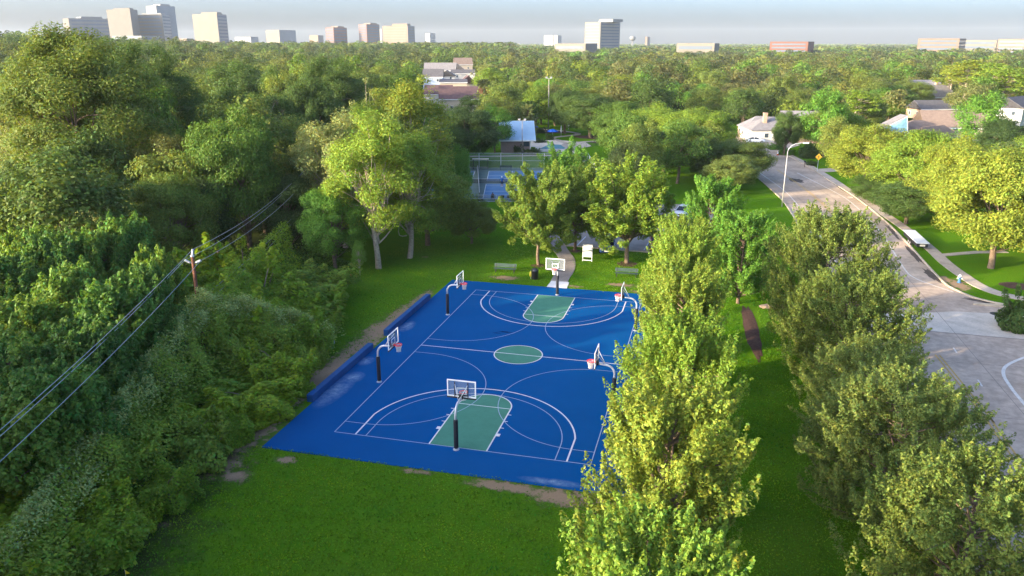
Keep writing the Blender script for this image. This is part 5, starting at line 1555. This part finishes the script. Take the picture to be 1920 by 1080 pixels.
def based(key, bx, by, ytop, half, tint, lab, name, group):
    P = at(bx, by); d = (np.array(P)-CAM) @ HZ; top = atd(bx,ytop,d)[2]; R = half*((np.array([P[0],P[1],6])-CAM) @ FW)/FOC
    at_xy(key,P[0],P[1],top,R,tint,lab,name,group)
based("oak0",630,505,352,64,FRESH,"small round green tree with straight trunk at the thicket's edge","lawn_tree",G4)
based("loose0",710,503,212,88,BRIGHT,"tall loose yellow green tree with thick pale trunk beside the lawn","cottonwood_tree",G4)
based("loose1",675,516,448,14,FRESH,"thin leafy sapling between the two trunks","sapling",G4)
based("loose2",768,484,250,80,BRIGHT,"dense tree behind the thick pale trunk","cottonwood_tree",G4)
based("oak1",802,460,290,92,(.175,.235,.040),"olive tree with drooping golden branches over the lawn","lawn_tree",G4)
by_px("loose0",636,212,91,80,PALE,"pale loose cottonwood with forked white limbs behind the small round tree","cottonwood_tree",G4)
by_px("loose2",606,238,94,60,PALE,"pale cottonwood at the left end of the tall group","cottonwood_tree",G4)
by_px("loose1",762,148,112,92,YEL,"tallest sunlit yellowish cottonwood in front of the townhouses","cottonwood_tree",G4)
by_px("loose2",700,196,108,70,BRIGHT,"yellow green tree between the two tallest cottonwoods","cottonwood_tree",G4)
by_px("dead0",692,146,125,42,PALE,"half dead tree with bare pale branches behind the cottonwoods","dead_tree",G4)
by_px("oak2",856,276,112,40,FRESH,"bright green tree beside the tennis net","lawn_tree",G4)
by_px("oak1",884,378,93,46,OLIVE,"drooping olive tree at the corner of the near court fence","lawn_tree",G4)
by_px("oak0",872,204,158,66,DEEP,"very dark evergreen oak beside the blue metal roof","oak_tree",G4)
by_px("oak2",820,232,150,60,DARK,"dark oak behind the yellow green cottonwoods","oak_tree",G4)
by_px("wood1",928,196,176,34,FRESH,"small fresh green tree touching the corner of the metal roof","park_tree",G4)
G5 = "trees round the pool and the park path"
for k, px, yt, d, hf, tint, lab, nm in (
    ("cone0",989,196,205,20,PALE,"silvery cone shaped tree beyond the metal roof","cone_tree"),
    ("oak1",965,152,235,36,OLIVE,"round olive tree beyond the cone shaped tree","park_tree"),
    ("oak2",1060,168,215,46,DARK,"dark oak beside the tall light pole","oak_tree"),
    ("oak0",1108,178,205,58,DARK,"dark spreading oak above the mulch slope","oak_tree"),
    ("oak1",1165,192,172,62,MIDG,"green oak at the bend of the park path","oak_tree"),
    ("oak2",1235,196,168,72,BRIGHT,"sunlit yellow green oak among the dark oaks","oak_tree"),
    ("oak0",1310,205,160,72,BRIGHT,"widest sunlit oak over the parking lot","oak_tree"),
    ("oak1",1245,248,146,66,DEEP,"darkest oak behind the young lawn trees","oak_tree"),
    ("oak2",1335,262,138,58,DARK,"dark green oak over the silver car","oak_tree"),
    ("oak0",1385,262,140,64,OLIVE,"olive oak leaning toward the street lamp","oak_tree"),
    ("oak1",1365,292,128,52,GREYG,"low dark oak at the lawn edge behind the column row","oak_tree"),
    ("wood0",880,180,250,40,DARK,"dark tree in front of the townhouses","park_tree"),
    ("wood2",915,128,330,40,BRIGHT,"sunlit tree right of the townhouses","park_tree"),
    ("wood3",1010,150,280,40,YEL,"golden sunlit tree behind the tall light pole","park_tree"),
    ("wood4",1085,150,270,50,MIDG,"green tree behind the dark oaks","park_tree"),
    ("wood5",1160,140,300,55,YEL,"golden tree high behind the park oaks","park_tree")):
    by_px(k,px,yt,d,hf,tint,lab,nm,G5)
G6 = "bright oaks across the road"
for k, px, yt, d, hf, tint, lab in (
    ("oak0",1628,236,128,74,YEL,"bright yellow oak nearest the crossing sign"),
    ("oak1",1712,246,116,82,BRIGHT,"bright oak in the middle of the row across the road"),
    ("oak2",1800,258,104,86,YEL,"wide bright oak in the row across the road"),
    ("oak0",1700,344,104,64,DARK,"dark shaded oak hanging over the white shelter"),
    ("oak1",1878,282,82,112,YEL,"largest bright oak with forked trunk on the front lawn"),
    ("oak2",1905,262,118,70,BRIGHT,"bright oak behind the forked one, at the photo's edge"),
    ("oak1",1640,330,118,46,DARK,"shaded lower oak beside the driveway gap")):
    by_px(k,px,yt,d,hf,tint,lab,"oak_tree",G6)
by_px("mound1",1918,536,63,40,DARK,"rounded green bush at the street corner","bush","shrubs along the street")
G7 = "trees in the neighbourhood across the road"
for k, px, yt, d, hf, tint, lab, nm in (
    ("oak2",1560,206,176,66,BRIGHT,"spreading pale tree in front of the brick house","street_tree"),
    ("oak0",1476,210,172,26,DARK,"dark tree against the white garage wall","street_tree"),
    ("oak1",1610,172,215,44,OLIVE,"round brownish tree behind the spreading pale tree","street_tree"),
    ("wood0",1852,170,176,52,FRESH,"fresh green tree in front of the white gabled house","street_tree"),
    ("pine0",1610,168,208,36,BRIGHT,"flat topped pine with bare trunk above the spreading tree","pine_tree"),
    ("pine0",1812,112,285,52,YEL,"golden pine with pale trunk, leftmost of the pines","pine_tree"),
    ("pine1",1858,118,265,48,BRIGHT,"pine with straight pale trunk, middle of the pines","pine_tree"),
    ("pine0",1890,124,250,52,BRIGHT,"pine with leaning pale trunk nearest the wires","pine_tree"),
    ("pine1",1780,122,300,34,YEL,"smaller golden pine behind the grey gabled roof","pine_tree"),
    ("oak1",1880,226,165,48,DEEP,"dark evergreen beneath the fresh green tree","street_tree"),
    ("oak2",1700,150,290,42,OLIVE,"olive tree beside the tan gabled house","street_tree")):
    by_px(k,px,yt,d,hf,tint,lab,nm,G7)
for px, py, R, H, tint, lab in ((1455,280,2.2,1.4,FRESH,"clipped hedge on the driveway island, left piece"),(1474,290,1.9,1.3,FRESH,"clipped hedge on the driveway island, right piece"),(1514,296,2.0,3.4,DEEP,"dark round shrub beside the driveway"),(1522,310,1.2,1.0,DEEP,"small dark bush behind the crossing sign"),(1560,300,1.3,1.3,DEEP,"dark bush in the flower bed beyond the sign"),(1545,290,1.6,1.4,DARK,"bush in the bed near the brick house")):
    P = at(px,py); t = tree("mound2",P[0],P[1],H,R,tint,lab,"hedge" if "hedge" in lab else "bush","bush","shrubs along the street"); PLACED.append((P[0],P[1],R))
for px, py, R, H, tint, lab in ((972,288,1.2,2.0,DEEP,"dark shrub against the pool house wall"),(1000,289,1.6,1.5,DARK,"wide shrub at the pool house corner"),(988,289,1.0,1.3,DARK,"small shrub in front of the pool house"),(1012,267,1.6,1.1,DEEP,"low dark shrub beside the pool"),(1030,262,1.2,1.6,DARK,"shrub along the pool fence"),(1015,249,1.6,1.6,DEEP,"round bush on the pool deck edge")):
    P = at(px,py); tree("mound3",P[0],P[1],H,R,tint,lab,"shrub","shrub","shrubs round the pool house"); PLACED.append((P[0],P[1],R))
G8 = "large trees on the wooded left side"
for k, px, yt, d, hf, tint, lab, nm in (
    ("big0",135,56,98,150,(.125,.170,.030),"huge dark green tree rising above the skyline at left","big_tree"),
    ("loose1",60,150,104,90,PALE,"pale leaved tree under the huge tree's left side","big_tree"),
    ("big0",265,85,120,90,DARK,"dark tall tree behind the huge one","big_tree"),
    ("oak1",318,256,90,72,(.120,.130,.030),"olive yellow tree left of the bright round one","woodland_tree"),
    ("oak2",452,212,88,98,(.098,.175,.028),"bright green round tree, most vivid in the left woods","woodland_tree"),
    ("oak0",320,330,78,76,(.125,.185,.032),"olive tree hanging over the dark hollow","woodland_tree"),
    ("loose2",196,352,82,42,PALE,"small pale feathery tree above the shady track","woodland_tree"),
    ("oak1",40,300,92,70,DARK,"dark tree above the pale railing","woodland_tree"),
    ("oak2",545,268,104,56,DARK,"dark tree between the vivid round tree and the cottonwoods","woodland_tree"),
    ("oak0",540,330,88,58,DEEP,"very dark tree where the power lines vanish","woodland_tree"),
    ("wood3",400,320,84,60,DEEP,"dark tree under the vivid round crown","woodland_tree"),
    ("dead0",510,188,130,40,(.12,.10,.07),"bare twiggy tree in the dark wood","dead_tree"),
    ("oak1",590,150,150,60,DARK,"dark woodland tree left of the half dead one","woodland_tree"),
    ("big0",610,110,165,70,DARK,"tall dark tree at the back of the left wood","woodland_tree")):
    by_px(k,px,yt,d,hf,tint,lab,nm,G8)
#@@SECTION thicket
# ------------------------------------------------------------------ vine thicket between lawn and power line
def thicket():
    G9 = "upright shrubs in the sunlit thicket"
    SH = [("shoot0",60,428,62,34,"leafy upright shrub nearest the shady track"),("shoot1",110,440,58,40,"shrub with yellow shoots left of the thicket's middle"),("shoot0",185,424,60,38,"tall upright shrub with bright tips above the thicket"),
          ("shoot1",240,410,62,36,"upright shrub beside the pale feathery tree"),("shoot0",290,470,56,30,"dark leafy shrub just left of the pole wires"),("shoot1",20,480,54,44,"green shrub at the photo's left edge"),
          ("shoot0",140,500,52,44,"pale green shrub in the middle of the thicket"),("shoot1",225,530,48,50,"sunlit yellow shrub under the power lines"),("shoot0",60,560,47,52,"green bushy shrub below the left edge shoots"),
          ("shoot1",170,600,43,52,"bright shrub crossed by the power lines"),("shoot0",30,640,41,60,"bushy shrub at the left edge, under the cables"),("shoot1",110,690,38,60,"green shrub low in the thicket, left of the draped cable"),
          ("shoot0",25,760,35,62,"leafy shrub near the lower left corner"),("shoot1",270,500,50,36,"sunlit shrub between the pole and the yellow shrub")]
    tints = [(.145,.235,.034), (.095,.195,.034), (.130,.230,.040), (.085,.170,.034)]
    for i, (k, px, yt, d, hf, lab) in enumerate(SH): by_px(f'shoot{i%3}', px, yt, d, hf*1.75, tints[(i*7)%4], lab, "shrub", G9, cat="shrub")
    # vine mounds
    r = random.Random(11)
    V = [(470,470,64,40),(520,520,61,45),(560,580,57,42),(430,540,57,46),(520,650,51,50),(560,660,50,38),(585,620,55,30),(420,640,50,52),(470,700,47,50),(400,720,45,50),(430,780,43,42),(370,800,41,46),
         (340,870,36.5,40),(280,930,34,38),(210,930,33,50),(230,980,31.5,40),(160,980,31,52),(120,940,32.5,55),(60,900,33,58),(90,1010,29.5,52),(30,990,30,58),(330,560,54,44),(255,650,46,46),(180,760,40,52),(110,830,36,56),(500,430,70,44),(560,470,70,36),(590,520,66,26),(440,420,74,44),(400,470,66,36),(330,460,66,34)]
    cols = ["vine covered mound","ivy smothered bush","creeper covered hump"]
    tt = [(.165,.270,.020),(.140,.240,.020),(.205,.300,.020),(.170,.255,.034),(.225,.320,.022)]
    for i, (px, py, d, hf) in enumerate(V):
        if py > 840: px -= 26+(py-840)*.16
        P = atd(px, py, d); top = P[2]
        w = (P-CAM) @ FW; R = hf*1.15*w/FOC
        H = max(1.0, min(6.0, top + .5*R))*r.uniform(.8,1.25)
        R = max(R, H/1.35)*.86
        off = (P[0]-POLE[0])*LINE_DIR[1]-(P[1]-POLE[1])*LINE_DIR[0]; sa = (P[0]-POLE[0])*LINE_DIR[0]+(P[1]-POLE[1])*LINE_DIR[1]
        lim = 9.3 if sa > -9 else 8.2
        if off > lim-.9: continue
        R = min(R, lim-off)
        if -2.5 < off < 6 and -30 < sa < 1: H = min(H, 2.6)
        elif off > 3: H = min(H, 3.4)
        H = min(H, R*1.5)
        t = tree(f"mound{i%4}", P[0], P[1], H, R, tt[(i*3)%5], "vine covered green mound in the thicket beside the court lawn", "vine_mound", "shrub", "vine mounds of the thicket", rs=r)
        PLACED.append((P[0],P[1],R))
    # leafy curtains hanging from the telecom cable and the guy wire
    def curtain(ridge, base, n, leaf, tint, label, seed):
        rng = np.random.default_rng(seed); c = Crown(seed)
        A, B = np.array(ridge, float), np.array(base, float)
        s = rng.uniform(0, len(A)-1-1e-6, n); k = s.astype(int); f = (s-k)[:,None]
        top = A[k]*(1-f)+A[k+1]*f; bot = B[k]*(1-f)+B[k+1]*f
        v = rng.uniform(0,1,n)**1.25
        p = top*(1-v[:,None])+bot*v[:,None]
        wob = np.sin(s*4.1+seed+2*np.sin(v*5))*.55+np.sin(s*9.3+v*9)*.40+np.sin(v*14+s*3)*.25
        nrm = np.cross(A[-1]-A[0], (B-A).mean(0)); nrm /= np.linalg.norm(nrm)
        if nrm[2] < 0: nrm = -nrm
        p += nrm*(wob*(.35+v)*1.0)[:,None] + rng.normal(size=(n,3))*(.12+.12*v[:,None])
        p[:,2] += .45*np.sin(np.pi*v)+.25*np.sin(s*2.3+v*5)*v
        keep = (rng.uniform(0,1,n) < 1.1-.75*(np.sin(s*6.3+v*4)*np.sin(v*9-s*2.2)>.25)) & (p[:,2] > 0.05)
        p = p[keep]
        c.add(p, np.repeat(nrm[None],len(p),0), leaf, .7, .5)
        me = leaf_mesh("vine", np.concatenate(c.P), np.concatenate(c.N), np.concatenate(c.S), rng, .35, .14)
        o = bpy.data.objects.new("vine_curtain", me); COL.objects.link(o); o.color = (*tint,1)
        tag(o, label, "vine", "vines draped over the cables")
    d3 = np.array([LINE_DIR[0],LINE_DIR[1],0]); n3 = np.array([LINE_DIR[1],-LINE_DIR[0],0]); b = np.array([POLE[0],POLE[1],0])
    def L(s, z, off=0): return b+d3*s+n3*off+np.array([0,0,z])
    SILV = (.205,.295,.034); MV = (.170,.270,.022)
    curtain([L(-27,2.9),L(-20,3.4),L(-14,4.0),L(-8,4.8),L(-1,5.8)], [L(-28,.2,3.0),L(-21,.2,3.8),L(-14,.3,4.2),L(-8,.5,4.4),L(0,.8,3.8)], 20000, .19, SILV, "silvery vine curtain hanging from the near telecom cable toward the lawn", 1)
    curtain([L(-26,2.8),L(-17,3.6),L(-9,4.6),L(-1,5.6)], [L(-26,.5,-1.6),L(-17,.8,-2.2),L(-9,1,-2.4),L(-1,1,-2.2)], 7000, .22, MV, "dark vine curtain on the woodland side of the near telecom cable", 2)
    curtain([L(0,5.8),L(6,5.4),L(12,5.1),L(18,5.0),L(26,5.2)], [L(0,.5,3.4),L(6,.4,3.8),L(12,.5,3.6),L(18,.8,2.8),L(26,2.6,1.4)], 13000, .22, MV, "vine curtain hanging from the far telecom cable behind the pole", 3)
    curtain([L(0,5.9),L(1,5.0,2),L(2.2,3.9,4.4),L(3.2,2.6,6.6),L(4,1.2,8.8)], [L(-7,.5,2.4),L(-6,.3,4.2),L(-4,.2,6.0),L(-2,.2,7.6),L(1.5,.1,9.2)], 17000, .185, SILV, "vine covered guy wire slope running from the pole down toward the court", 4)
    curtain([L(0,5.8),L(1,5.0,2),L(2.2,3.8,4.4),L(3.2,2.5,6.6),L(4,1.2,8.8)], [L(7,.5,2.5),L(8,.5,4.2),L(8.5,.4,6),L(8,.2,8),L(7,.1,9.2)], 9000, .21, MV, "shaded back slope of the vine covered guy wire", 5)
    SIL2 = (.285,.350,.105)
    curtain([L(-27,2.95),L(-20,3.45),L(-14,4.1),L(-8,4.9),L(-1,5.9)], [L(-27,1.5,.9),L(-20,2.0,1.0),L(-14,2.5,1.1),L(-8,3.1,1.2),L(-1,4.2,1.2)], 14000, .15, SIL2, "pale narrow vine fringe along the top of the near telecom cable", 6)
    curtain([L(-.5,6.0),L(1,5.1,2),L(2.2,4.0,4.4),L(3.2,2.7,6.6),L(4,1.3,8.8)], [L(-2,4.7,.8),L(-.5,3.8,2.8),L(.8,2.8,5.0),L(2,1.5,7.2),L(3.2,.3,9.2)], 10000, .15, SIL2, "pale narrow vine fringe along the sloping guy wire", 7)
    t = empty("guy_wire", (0,0,0), 0, "steel guy wire from the pole hidden under the vines", "cable"); 
    MB().tube([tuple(L(0,5.4)),tuple(L(4.2,.0,9.0))], .012, 5).obj("strand", STEEL, t)
    MB().tube([tuple(L(4.2,.0,9.0)),tuple(L(4.2,.25,9.0))], .04, 6).obj("anchor", STEEL, t)
    # undergrowth
    rng = np.random.default_rng(77); N = 120000
    s = rng.uniform(-34, 34, N); off = rng.uniform(-16, 9.5, N)
    edge = 6.6+1.4*np.sin(s*.35)+.8*np.sin(s*.9+1)-np.clip((-s-8)*.16,0,4)+np.clip((s-6)*.0,0,0)
    edge = np.minimum(edge, 9.2)
    P = b[None]+d3[None]*s[:,None]+n3[None]*off[:,None]
    keep = (off < edge+rng.normal(0,.3,N)) & (P[:,0] < -13.6-.15*rng.uniform(0,1,N))
    P = P[keep]; e = (edge-off)[keep]
    hh = np.clip(e*.5,.1,1.0)*rng.uniform(0,1,len(P))*(0.9+.5*np.sin(P[:,0]*1.7)*np.sin(P[:,1]*1.3))
    P[:,2] = np.abs(hh)+.05
    nn = rng.normal(size=(len(P),3))*.5+np.array([.1,-.1,.8])
    me = leaf_mesh("undergrowth", P, nn, .22*rng.uniform(.6,1.4,len(P)), rng, .4, .18)
    o = bpy.data.objects.new("undergrowth", me); COL.objects.link(o); o.color = (.090,.175,.030,1); tag(o, kind="stuff"); o['label'] = "low weeds and creepers along the thicket floor"
thicket()
#@@SECTION woods
# ------------------------------------------------------------------ the wider wood and suburb
BLOCKS = []   # (x, y, r) of houses and clearings to keep free
for o in bpy.data.objects:
    if o.parent is None and o.get('category') in ('house','pool house'): BLOCKS.append((o.location.x,o.location.y,9.0 if o.location.y > 230 else 8.0))
def clear_zone(x, y):
    if -22 < x < 45 and -60 < y < 66 and x > -14-.33*(y) - 6: return True       # park lawn, court, road
    if -58 < x < -2 and 55 < y < 102: return True                               # tennis
    if -36 < x < 6 and 95 < y < 175: return True                                # pool and path
    xl = np.interp(y,[q[1] for q in LEFT_CURB],[q[0] for q in LEFT_CURB]); xr = xl+12
    if 20 < y < 190 and xl-3 < x < xr+5: return True
    if 16 < x < 34 and 128 < y < 152: return True
    return False
def view_gap(x, y, h, r):
    """keep the lines of sight to the buildings the photo shows open"""
    px, py, w = project((x, y, h))
    if w < 5: return False
    rp = r*FOC/w
    d = (np.array([x,y,0])-CAM) @ HZ
    for x0, x1, y0, dd in ((800,888,185,300),(800,888,150,420),(805,885,128,600),(1396,1520,272,225),(1640,1850,262,235),(1718,1765,215,340),(1885,1930,225,240),(900,1110,300,190)):
        if px+rp*.8 > x0 and px-rp*.8 < x1 and py < y0-2 and d < dd: return True
    return False
def woods():
    rng = np.random.default_rng(5)
    cand = []
    def add_zone(dmin, dmax, sp):
        d = dmin
        while d < dmax:
            half = d*.70+14
            k = int(2*half/sp)
            for i in range(k):
                lat = -half+2*half*(i+rng.uniform(.1,.9))/k; dd = d+rng.uniform(-.45,.45)*sp
                P = CAM+HZ*dd+RT*lat
                cand.append((dd, P[0], P[1], lat/dd))
            d += sp
    add_zone(66, 240, 9.2)
    add_zone(240, 460, 12.0)
    add_zone(460, 1100, 17)
    near = []
    for d, x, y, lr in cand:
        if abs(lr) > .70: continue
        if clear_zone(x,y): continue
        if any((x-a)**2+(y-b)**2 < (r+3)**2 for a,b,r in BLOCKS): continue
        if any((x-a)**2+(y-b)**2 < (r*.75+2.2)**2 for a,b,r in PLACED): continue
        left = x < -14-.28*max(y,0)
        if left: H = rng.uniform(11.5,18.5)
        else: H = rng.uniform(8.5,14.0)
        if d > 300: H = rng.uniform(10,16.5) if left else rng.uniform(9,14.5)
        if lr < -.30 and d > 250: H += (-lr-.30)*38*min(1,(d-250)/250)
        if d > 550: H += min(9,(d-550)/60)*min(1,max(0,(.1-lr)/.3))
        R = rng.uniform(3.6,6.2) if d < 240 else (rng.uniform(4.6,8.2) if d < 460 else rng.uniform(6.5,11))
        if view_gap(x,y,H,R): continue
        near.append((d,x,y,H,R,left))
    near.sort(key=lambda q: q[0]/(q[4]))
    tints_l = [DARK, MIDG, OLIVE, DARK, (.110,.170,.034), (.155,.200,.036), (.125,.225,.032)]
    tints_r = [MIDG, OLIVE, DARK, BRIGHT, (.165,.200,.038), (.150,.170,.050), (.130,.175,.050), FRESH]
    kinds = {0:"dark green",1:"mid green",2:"olive green",3:"dark green",4:"dull green",5:"olive green",6:"fresh green"}
    kindr = {0:"mid green",1:"olive green",2:"dark green",3:"yellow green",4:"yellow green",5:"brownish",6:"dull green",7:"fresh green"}
    BUDGET = 190
    rs = random.Random(9)
    for i, (d,x,y,H,R,left) in enumerate(near[:BUDGET]):
        k = int(rng.integers(0, 7 if left else 8)); tint = (tints_l if left else tints_r)[k]
        word = (kinds if left else kindr)[k]
        zone = "in the dense wood behind the left thicket" if left else ("among the houses across the road" if x > 30 else "in the park belt beyond the tennis courts")
        tree(f"wood{int(rng.integers(0,7))}", x, y, H, R, tuple(np.array(tint)*rng.uniform(.85,1.15)), f"{word} broadleaf tree {zone}", "woodland_tree", "tree", "broadleaf trees of the wood and suburb", rs=rs)
    # everything farther: one mass of crowns
    P, N, Sz, T_ = [], [], [], []
    def lump(x, y, H, R, n, leaf, tint, sub=0):
        tv = np.array(tint)*rng.uniform(.62,1.25)
        def blob(cx, cyy, cz, r, rz, k):
            c = rng.normal(size=(k,3)); c /= np.linalg.norm(c,axis=1,keepdims=True); c[:,2] = np.where(c[:,2] < -.5, -c[:,2], c[:,2])
            q = rng.uniform(.6,1,k)[:,None]**.4
            P.append(np.array([cx,cyy,cz])+c*q*np.array([r,r,rz])); N.append(c*1.0+np.array([0,0,.25])+rng.normal(size=(k,3))*.33)
            Sz.append(leaf*rng.uniform(.6,1.4,k)); T_.append(np.repeat(tv[None],k,0))
        if not sub: blob(x,y,H*.55,R,H*.45,n); return
        blob(x,y,H*.50,R*.72,H*.36,n//4)
        for i in range(sub):
            a = i*2.39996+x; f = (i+.5)/sub; rr = R*.72*math.sqrt(f)*rng.uniform(.8,1.15)
            s_ = R*rng.uniform(.30,.52)
            blob(x+rr*math.cos(a), y+rr*math.sin(a), H*(.92-.42*f*f)-s_*.6+rng.uniform(-.6,.6), s_, s_*.85, int(n*.75/sub))
    for d,x,y,H,R,left in near[BUDGET:]:
        k = int(rng.integers(0, 7 if left else 8)); tint = (tints_l if left else tints_r)[k]
        H *= rng.uniform(.8,1.22); n, leaf = (1000,.55) if d < 300 else ((800,.75) if d < 500 else (420,1.25))
        lump(x,y,H,R,n,leaf,np.array(tint)*[.88,.80,.85],9 if d < 650 else 5)
    d = 1100.0
    while d < 6000:
        sp = 22+(d-1100)*.016; half = d*.72; k = int(2*half/sp)
        for i in range(k):
            lat = -half+2*half*(i+rng.uniform(0,1))/k; dd = d+rng.uniform(-.5,.5)*sp
            Q = CAM+HZ*dd+RT*lat
            H = (rng.uniform(17,26) if lat < 0 else rng.uniform(11,17))+(4*max(0,-lat/dd-.3)*7 if dd < 2500 else 0)
            px, py, w = project((Q[0],Q[1],H))
            if any(x0 < px < x1 and dd < dm for x0,x1,dm in ((1040,1125,1120),(1269,1350,1020),(1444,1528,1170),(1720,1930,1420))) and rng.uniform() < .7: continue
            lump(Q[0],Q[1],H,sp*.62,34 if d < 2200 else 16,sp*.20,np.array((tints_l+tints_r)[int(rng.integers(0,15))])*[.88,.80,.85])
        d += sp*1.15
    # trees added outside the frame, west and south of the lawn, to shade the park
    for i in range(260):
        x, y = rng.uniform(-50,-17), rng.uniform(-100,-37)
        px, py, w = project((x,y,7.0))
        if w > 1 and -260 < px < 2150 and py < 1500: continue
        if (x-CAM[0])**2+(y-CAM[1])**2 < 20**2: continue
        lump(x,y,rng.uniform(12,15.5),rng.uniform(3.5,5.5),300,1.1,tints_l[int(rng.integers(0,7))])
    # low scrub west of the thicket, just outside the frame
    for i in range(70):
        x, y = rng.uniform(-80,-44), rng.uniform(-42,16)
        px, py, w = project((x,y,4.0))
        if w > 1 and px > -90: continue
        lump(x,y,rng.uniform(2.5,4.5),rng.uniform(2.2,3.8),500,.6,tints_l[int(rng.integers(0,7))],4)
    me = leaf_mesh("woodland", np.concatenate(P), np.concatenate(N), np.concatenate(Sz), rng, .25, .1, .8, np.concatenate(T_))
    o = bpy.data.objects.new("woodland", me); COL.objects.link(o); o.color = (1,1,1,1); tag(o, kind="stuff"); o['label'] = "far tree canopy running to the horizon plus added off-frame trees shading the park"
    print("trees near", len(near), "far faces", len(me.polygons))
woods()

# palm beside the townhouses
def palm():
    P = atd(909,182,262); top = atd(909,152,262)[2]
    t = empty("palm_tree", (P[0],P[1],0), 0, "fan palm with brown hanging fronds right of the townhouses", "tree")
    MB().tube([(0,0,0),(.1,0,top*.5),(0,.1,top-1.2)], [.24,.2,.2], 10).obj("trunk", BARKP, t, True)
    rng = np.random.default_rng(4)
    def fronds(n, e0, e1, L, tint, nm):
        PP, NN = [], []
        for i in range(n):
            a = rng.uniform(0,6.28); e = rng.uniform(e0,e1); u = np.array([math.cos(a)*math.cos(e),math.sin(a)*math.cos(e),math.sin(e)])
            s = rng.uniform(.3,1,60)[:,None]*L; p = np.array([0,0,top-1.1])+u*s; p[:,2] -= .12*(s[:,0]**2)
            PP.append(p+rng.normal(size=p.shape)*.14*s/L); NN.append(np.cross(u,rng.normal(size=(60,3))))
        me = leaf_mesh(nm, np.concatenate(PP), np.concatenate(NN), np.full(60*n,.55), rng, .25, .1, .3)
        o = bpy.data.objects.new(nm, me); COL.objects.link(o); o.parent = t; o.color = (*tint,1)
    fronds(46,-.2,1.3,2.5,(.085,.11,.05),"crown"); fronds(40,-1.4,-.5,2.4,(.22,.12,.075),"dead_fronds")
palm()
#@@SECTION grass
# ------------------------------------------------------------------ mown grass blades on the lawns near the camera
def grass():
    rng = np.random.default_rng(8); N = 330000
    x = rng.uniform(-22, 27, N); y = rng.uniform(-44, 40, N)
    dist = np.hypot(x-CAM[0], y-CAM[1])
    keep = rng.uniform(0,1,N) < np.clip(1.5-dist/80,.25,1)
    wv = .10*np.sin(x*3.1+np.sin(x*1.3)*2)+.07*np.sin(x*8.3); wy = .10*np.sin(y*3.3)+.07*np.sin(y*7.9)
    keep &= ~((x > -12.1) & (x < 11.14+wy) & (y > -18.12+wv) & (y < 18.02+wv))
    keep &= ~((x > 17.3) & (x < 18.7) & (y > 3.6) & (y < 17))
    keep &= (x > -17.5-.31*y-1) | (x > -14)
    keep &= x < 26
    keep &= ~((x > -7) & (x < .6) & (y > 18) & (np.abs(x-np.interp(y,[18,25,33.5,40],[-.55,-.8,-3.2,-5.2])) < 1.0))
    keep &= ~((x > -4.5) & (x < 17) & (y > 34.2))
    nz = np.sin(x*2.1+np.sin(y*1.7))*np.sin(y*1.9+np.sin(x*1.3))
    for cx, cyy, rx, ry in [(-12.9,-7.5,1.0,6.5),(-13.0,-17.5,1.2,4.0),(-13.4,-21.0,2.2,1.3),(-12.4,2.5,1.2,2.6),(-12.3,6.5,.8,3.6),(-11.2,-21.5,1.0,.7),(-9.4,-19.2,.7,.5),(3.9,-18.75,2.4,.55),(7.2,-19.0,2.2,1.0),(-6.4,20.2,1.6,.9),(5.6,20.7,1.6,.7)]:
        q = np.hypot((x-cx)/rx,(y-cyy)/ry)
        keep &= ~((q < 1.0+.25*nz) & (rng.uniform(0,1,N) < 1.35-q))
    x, y = x[keep], y[keep]; n = len(x)
    p = np.stack([x,y,rng.uniform(.03,.075,n)],1)
    nn = rng.normal(size=(n,3)); nn[:,2] = np.abs(nn[:,2])*.8+.25
    g_ = np.sin(x*.55+1.3*np.sin(y*.4))*np.sin(y*.47+1.1*np.sin(x*.33))+.5*np.sin(x*1.9+y*.8)*np.sin(y*1.4-x*.6)+.35*np.sin((x*.35+y*.94)*2.6)
    me = leaf_mesh("grass", p, nn, rng.uniform(.07,.17,n), rng, .45, .2, .45, np.stack([1+.42*g_,1+.20*g_,1+.1*g_],1))
    o = bpy.data.objects.new("grass", me); COL.objects.link(o); o.color = (.094,.205,.008,1); tag(o, kind="stuff"); o['label'] = "short mown grass of the park lawn"
grass()
#@@SECTION haze
def haze():
    mb = MB().box(-6600,6600,-950,6600,-1.2,130)
    o = mb.obj("haze", None) if False else None
    m = bpy.data.materials.new("haze"); m.use_nodes = True
    n, l = m.node_tree.nodes, m.node_tree.links
    n.remove(n["Principled BSDF"])
    v = n.new("ShaderNodeVolumePrincipled")
    v.inputs['Color'].default_value = (.80,.88,.96,1)
    v.inputs['Density'].default_value = 0.00006
    v.inputs['Anisotropy'].default_value = 0.0
    l.new(v.outputs[0], n["Material Output"].inputs['Volume'])
    o = mb.obj("haze", m)
    tag(o, kind="stuff"); o['label'] = "thin summer haze"
haze()
